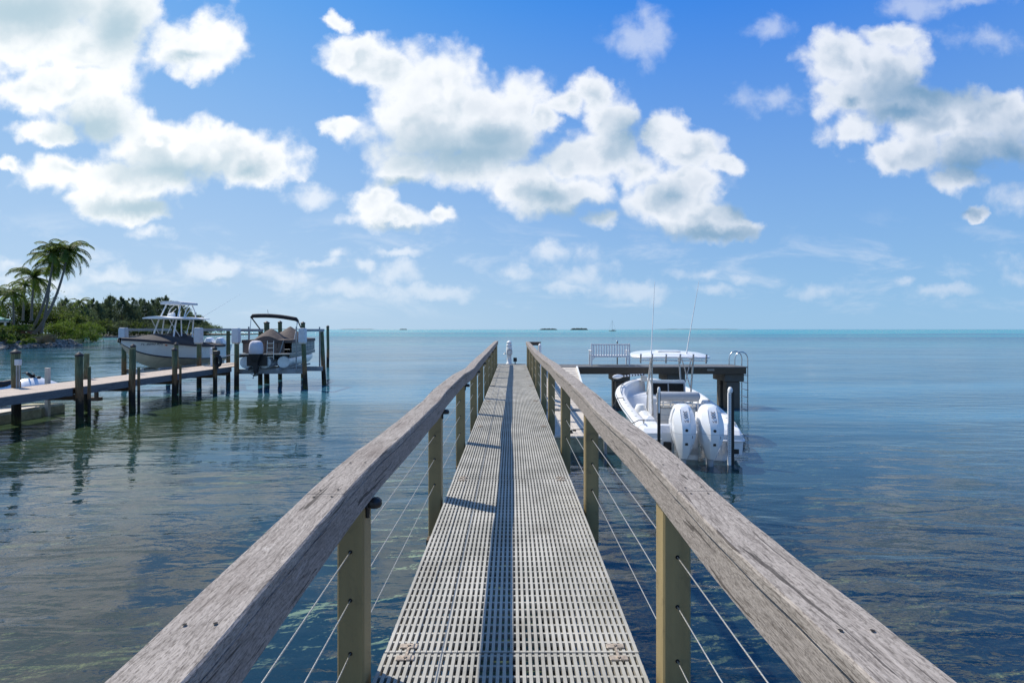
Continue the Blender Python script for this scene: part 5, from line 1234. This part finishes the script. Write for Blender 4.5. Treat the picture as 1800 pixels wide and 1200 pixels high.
# pergola, hedges, grasses, house corner
pg = thing('pergola', 'brick-pillared pergola topped with a yellow-green hedge on the headland', 'pergola', (X_at(34, 91), 91, .95))
for x in (-1.3, .7, 1.9):
    MB().rbox(x - .22, x + .22, -.22, .22, 0, 1.9, .02).build('pillar', 'brick', pg)
MB().rbox(-2.0, 2.3, -.5, .5, 1.902, 2.12, .02).build('lintel', 'stringer', pg)
rng = random.Random(77); b = MB(); leaf_cloud(b, (0.1, 0, 2.55), (2.5, 1.1, .55), 900, .30, rng, clumps=16, hollow=0); b.build('hedge_top', 'hedge', pg)
for i, (px, Y, w_, h_, mat, lab) in enumerate(((18, 87, 3.4, 1.3, 'shrub', 'dark clipped hedge in front of the pergola'), (30, 88, 3.4, 1.35, 'shrub', 'dark clipped hedge right of the pergola pillars'), (44, 89, 3.2, 1.3, 'shrub', 'dark clipped hedge under the leaning palm trunks'), (58, 90, 3.0, 1.25, 'shrub', 'dark clipped hedge left of the tan grass'), (72, 91, 2.8, 1.3, 'shrub', 'dark clipped hedge behind the tan grass'),
        (0, 84, 2.6, 2.8, 'shrub', 'dense green shrub at the left picture edge above the rocks'), (10, 83, 2.4, 1.4, 'mangrove', 'low bright shrub spilling over the rocks at far left'), (55, 84, 1.1, .8, 'mangrove', 'small green weed clump on the rocks below the hedge'), (41, 83, 1.1, .7, 'mangrove', 'small green plant on the rocks near the left'))):
    bush(X_at(px, Y), Y, .95, w_, h_, 1100 if w_ > 2 else 300, .26, mat, lab, 'hedge' if 'hedge' in lab else 'shrub', None, 120 + i, 'hedge' if 'hedge' in lab else 'shrub')
def tuft(px, Y, w_, h_, label, seed):
    rng = random.Random(seed); b = MB()
    for q in range(420):
        a = rng.uniform(0, 6.3); r = rng.uniform(0, .35) * w_; o_ = Vector((math.cos(a) * r, math.sin(a) * r, 0)); t_ = o_ * 1.7 + Vector((rng.gauss(0, .12), rng.gauss(0, .12), h_ * rng.uniform(.6, 1.05)))
        b.add([o_ + Vector((-.04, 0, 0)), o_ + Vector((.04, 0, 0)), t_], [(0, 1, 2)])
    tag(b.build('grass_clump', 'tan', None, (X_at(px, Y), Y, .95)), label, 'grass clump', 'tan grass clumps on the headland')
tuft(64, 87.5, 1.6, 1.2, 'smaller pinkish tan grass clump on the headland lawn', 3)
tuft(85, 90, 2.4, 1.7, 'large tan and green grass clump near the headland tip', 4)
hs_ = thing('house', 'corner of a house with a teal roof and a white column at the left edge', 'house', (X_at(-2, 92), 92, .95))
b = MB(); b.loft([[(-9, y, 3.9), (.7, y, 3.9), (.7, y, 4.05), (-9, y, 6.6)] for y in (-1.5, 1.5)], True, True, 0, False); b.build('roof', 'teal', hs_)
b = MB(); b.box(-9, .5, -1.4, 1.4, 3.55, 3.88); b.build('fascia', 'beige', hs_)
MB().rbox(-.1, .15, 1.0, 1.25, 0, 3.549, .02).build('column', 'white', hs_)
MB().box(-9, -1.5, .2, 1.3, 0, 3.549).build('wall', 'beige', hs_)
for i, (px, Y, top) in enumerate(((119, 118, .7 + .9), (134.5, 117, 2.1), (114.5, 119, 1.1))):
    piling(X_at(px, Y), Y, top, ('short mooring post off the headland tip, middle of three', 'tallest lone mooring post in the water off the bright mangroves', 'thin pale stake in the water right of the headland tip')[i], .16 if i < 2 else .07, None, 'piling_low', 'mooring posts off the headland', z0=-1.4)

# ------------------------------------------------------------------ horizon: islets, low land, sailboat
def islet(px0, px1, Y, h_, label, seed, kind='thing'):
    rng = random.Random(seed); x0, x1 = X_at(px0, Y), X_at(px1, Y); o = thing('islet', label, 'island', ((x0 + x1) / 2, Y, 0), 0, 'low islands on the horizon')
    W_ = (x1 - x0) / 2; b = MB(); n = 60; rr = []
    for k in range(n + 1):
        s_ = k / n * 2 - 1; e = max(0.05, 1 - abs(s_) ** 7); hh = h_ * e * (.72 + .28 * mnoise.noise(Vector((s_ * 6, seed, 0))) + .1 * mnoise.noise(Vector((s_ * 22, seed, 0)))) ; d_ = W_ * .3 * e
        rr.append([(s_ * W_, -d_, 0), (s_ * W_, -d_ * .9, hh * .6), (s_ * W_, -d_ * .3, hh), (s_ * W_, d_ * .4, hh * .9), (s_ * W_, d_, 0)])
    b.loft(rr, False, False, 0, False); b.build('tree_cover', 'island', o)
    MB().loft([[(W_ * 1.01 * math.cos(a), W_ * .32 * math.sin(a), z) for a in [2*math.pi*q/24 for q in range(24)]] for z in (-.5, .35)], True, True, 0, False).build('shore', 'rock', o)
islet(948, 980, 2400, 9.0, 'flat dark islet on the horizon, left one of the pair beyond the railing', 1)
islet(1002, 1034, 2300, 11, 'dark domed islet on the horizon just left of the sailboat', 2)
islet(702, 716, 3000, 7.0, 'tiny islet on the horizon, alone left of the walkway', 3)
islet(395, 560, 5200, 10, 'thin strip of low land on the horizon behind the pontoon boat', 4)
islet(596, 660, 6500, 7, 'faint thin strip of land on the horizon right of the lone piling', 5)
islet(1150, 1300, 7500, 8, 'very faint low land on the horizon behind the boat\'s antennas', 6)
sb = thing('sailboat', 'distant anchored sailboat with bare mast on the horizon above the bench', 'sailboat', (X_at(1077, 760), 760, 0), R(65))
b, rg = hull_mesh([(-5, -.1, 1.0, .2, 1.3, 1.2), (0, -.5, 1.3, .2, 1.7, 1.2), (4, -.2, .6, .3, 1.1, 1.4), (6, .3, .05, .7, .1, 1.6)], [0] * 6, 20); b.add([(-1.3, -5, 1.2), (1.3, -5, 1.2), (1.7, 0, 1.2), (1.1, 4, 1.4), (0, 6, 1.6), (-1.1, 4, 1.4), (-1.7, 0, 1.2)], [(0, 1, 2, 3, 4, 5, 6)]); b.build('hull', 'creamcush', sb)
MB().rbox(-.9, .9, -2.5, 2, 1.21, 1.9, .2).build('cabin', 'boot', sb)
MB().tube([(0, .8, 1.2), (0, .8, 16.5)], .13, 8).build('mast', 'boot', sb)
MB().tube([(0, .7, 2.6), (0, -4, 2.7)], .22, 8).build('boom', 'boot', sb)
b = MB(); b.tube([(0, 6, 1.6), (0, .8, 16.3)], .05, 5); b.tube([(0, -5, 1.3), (0, .8, 16.3)], .05, 5); b.build('stays', 'boot', sb)
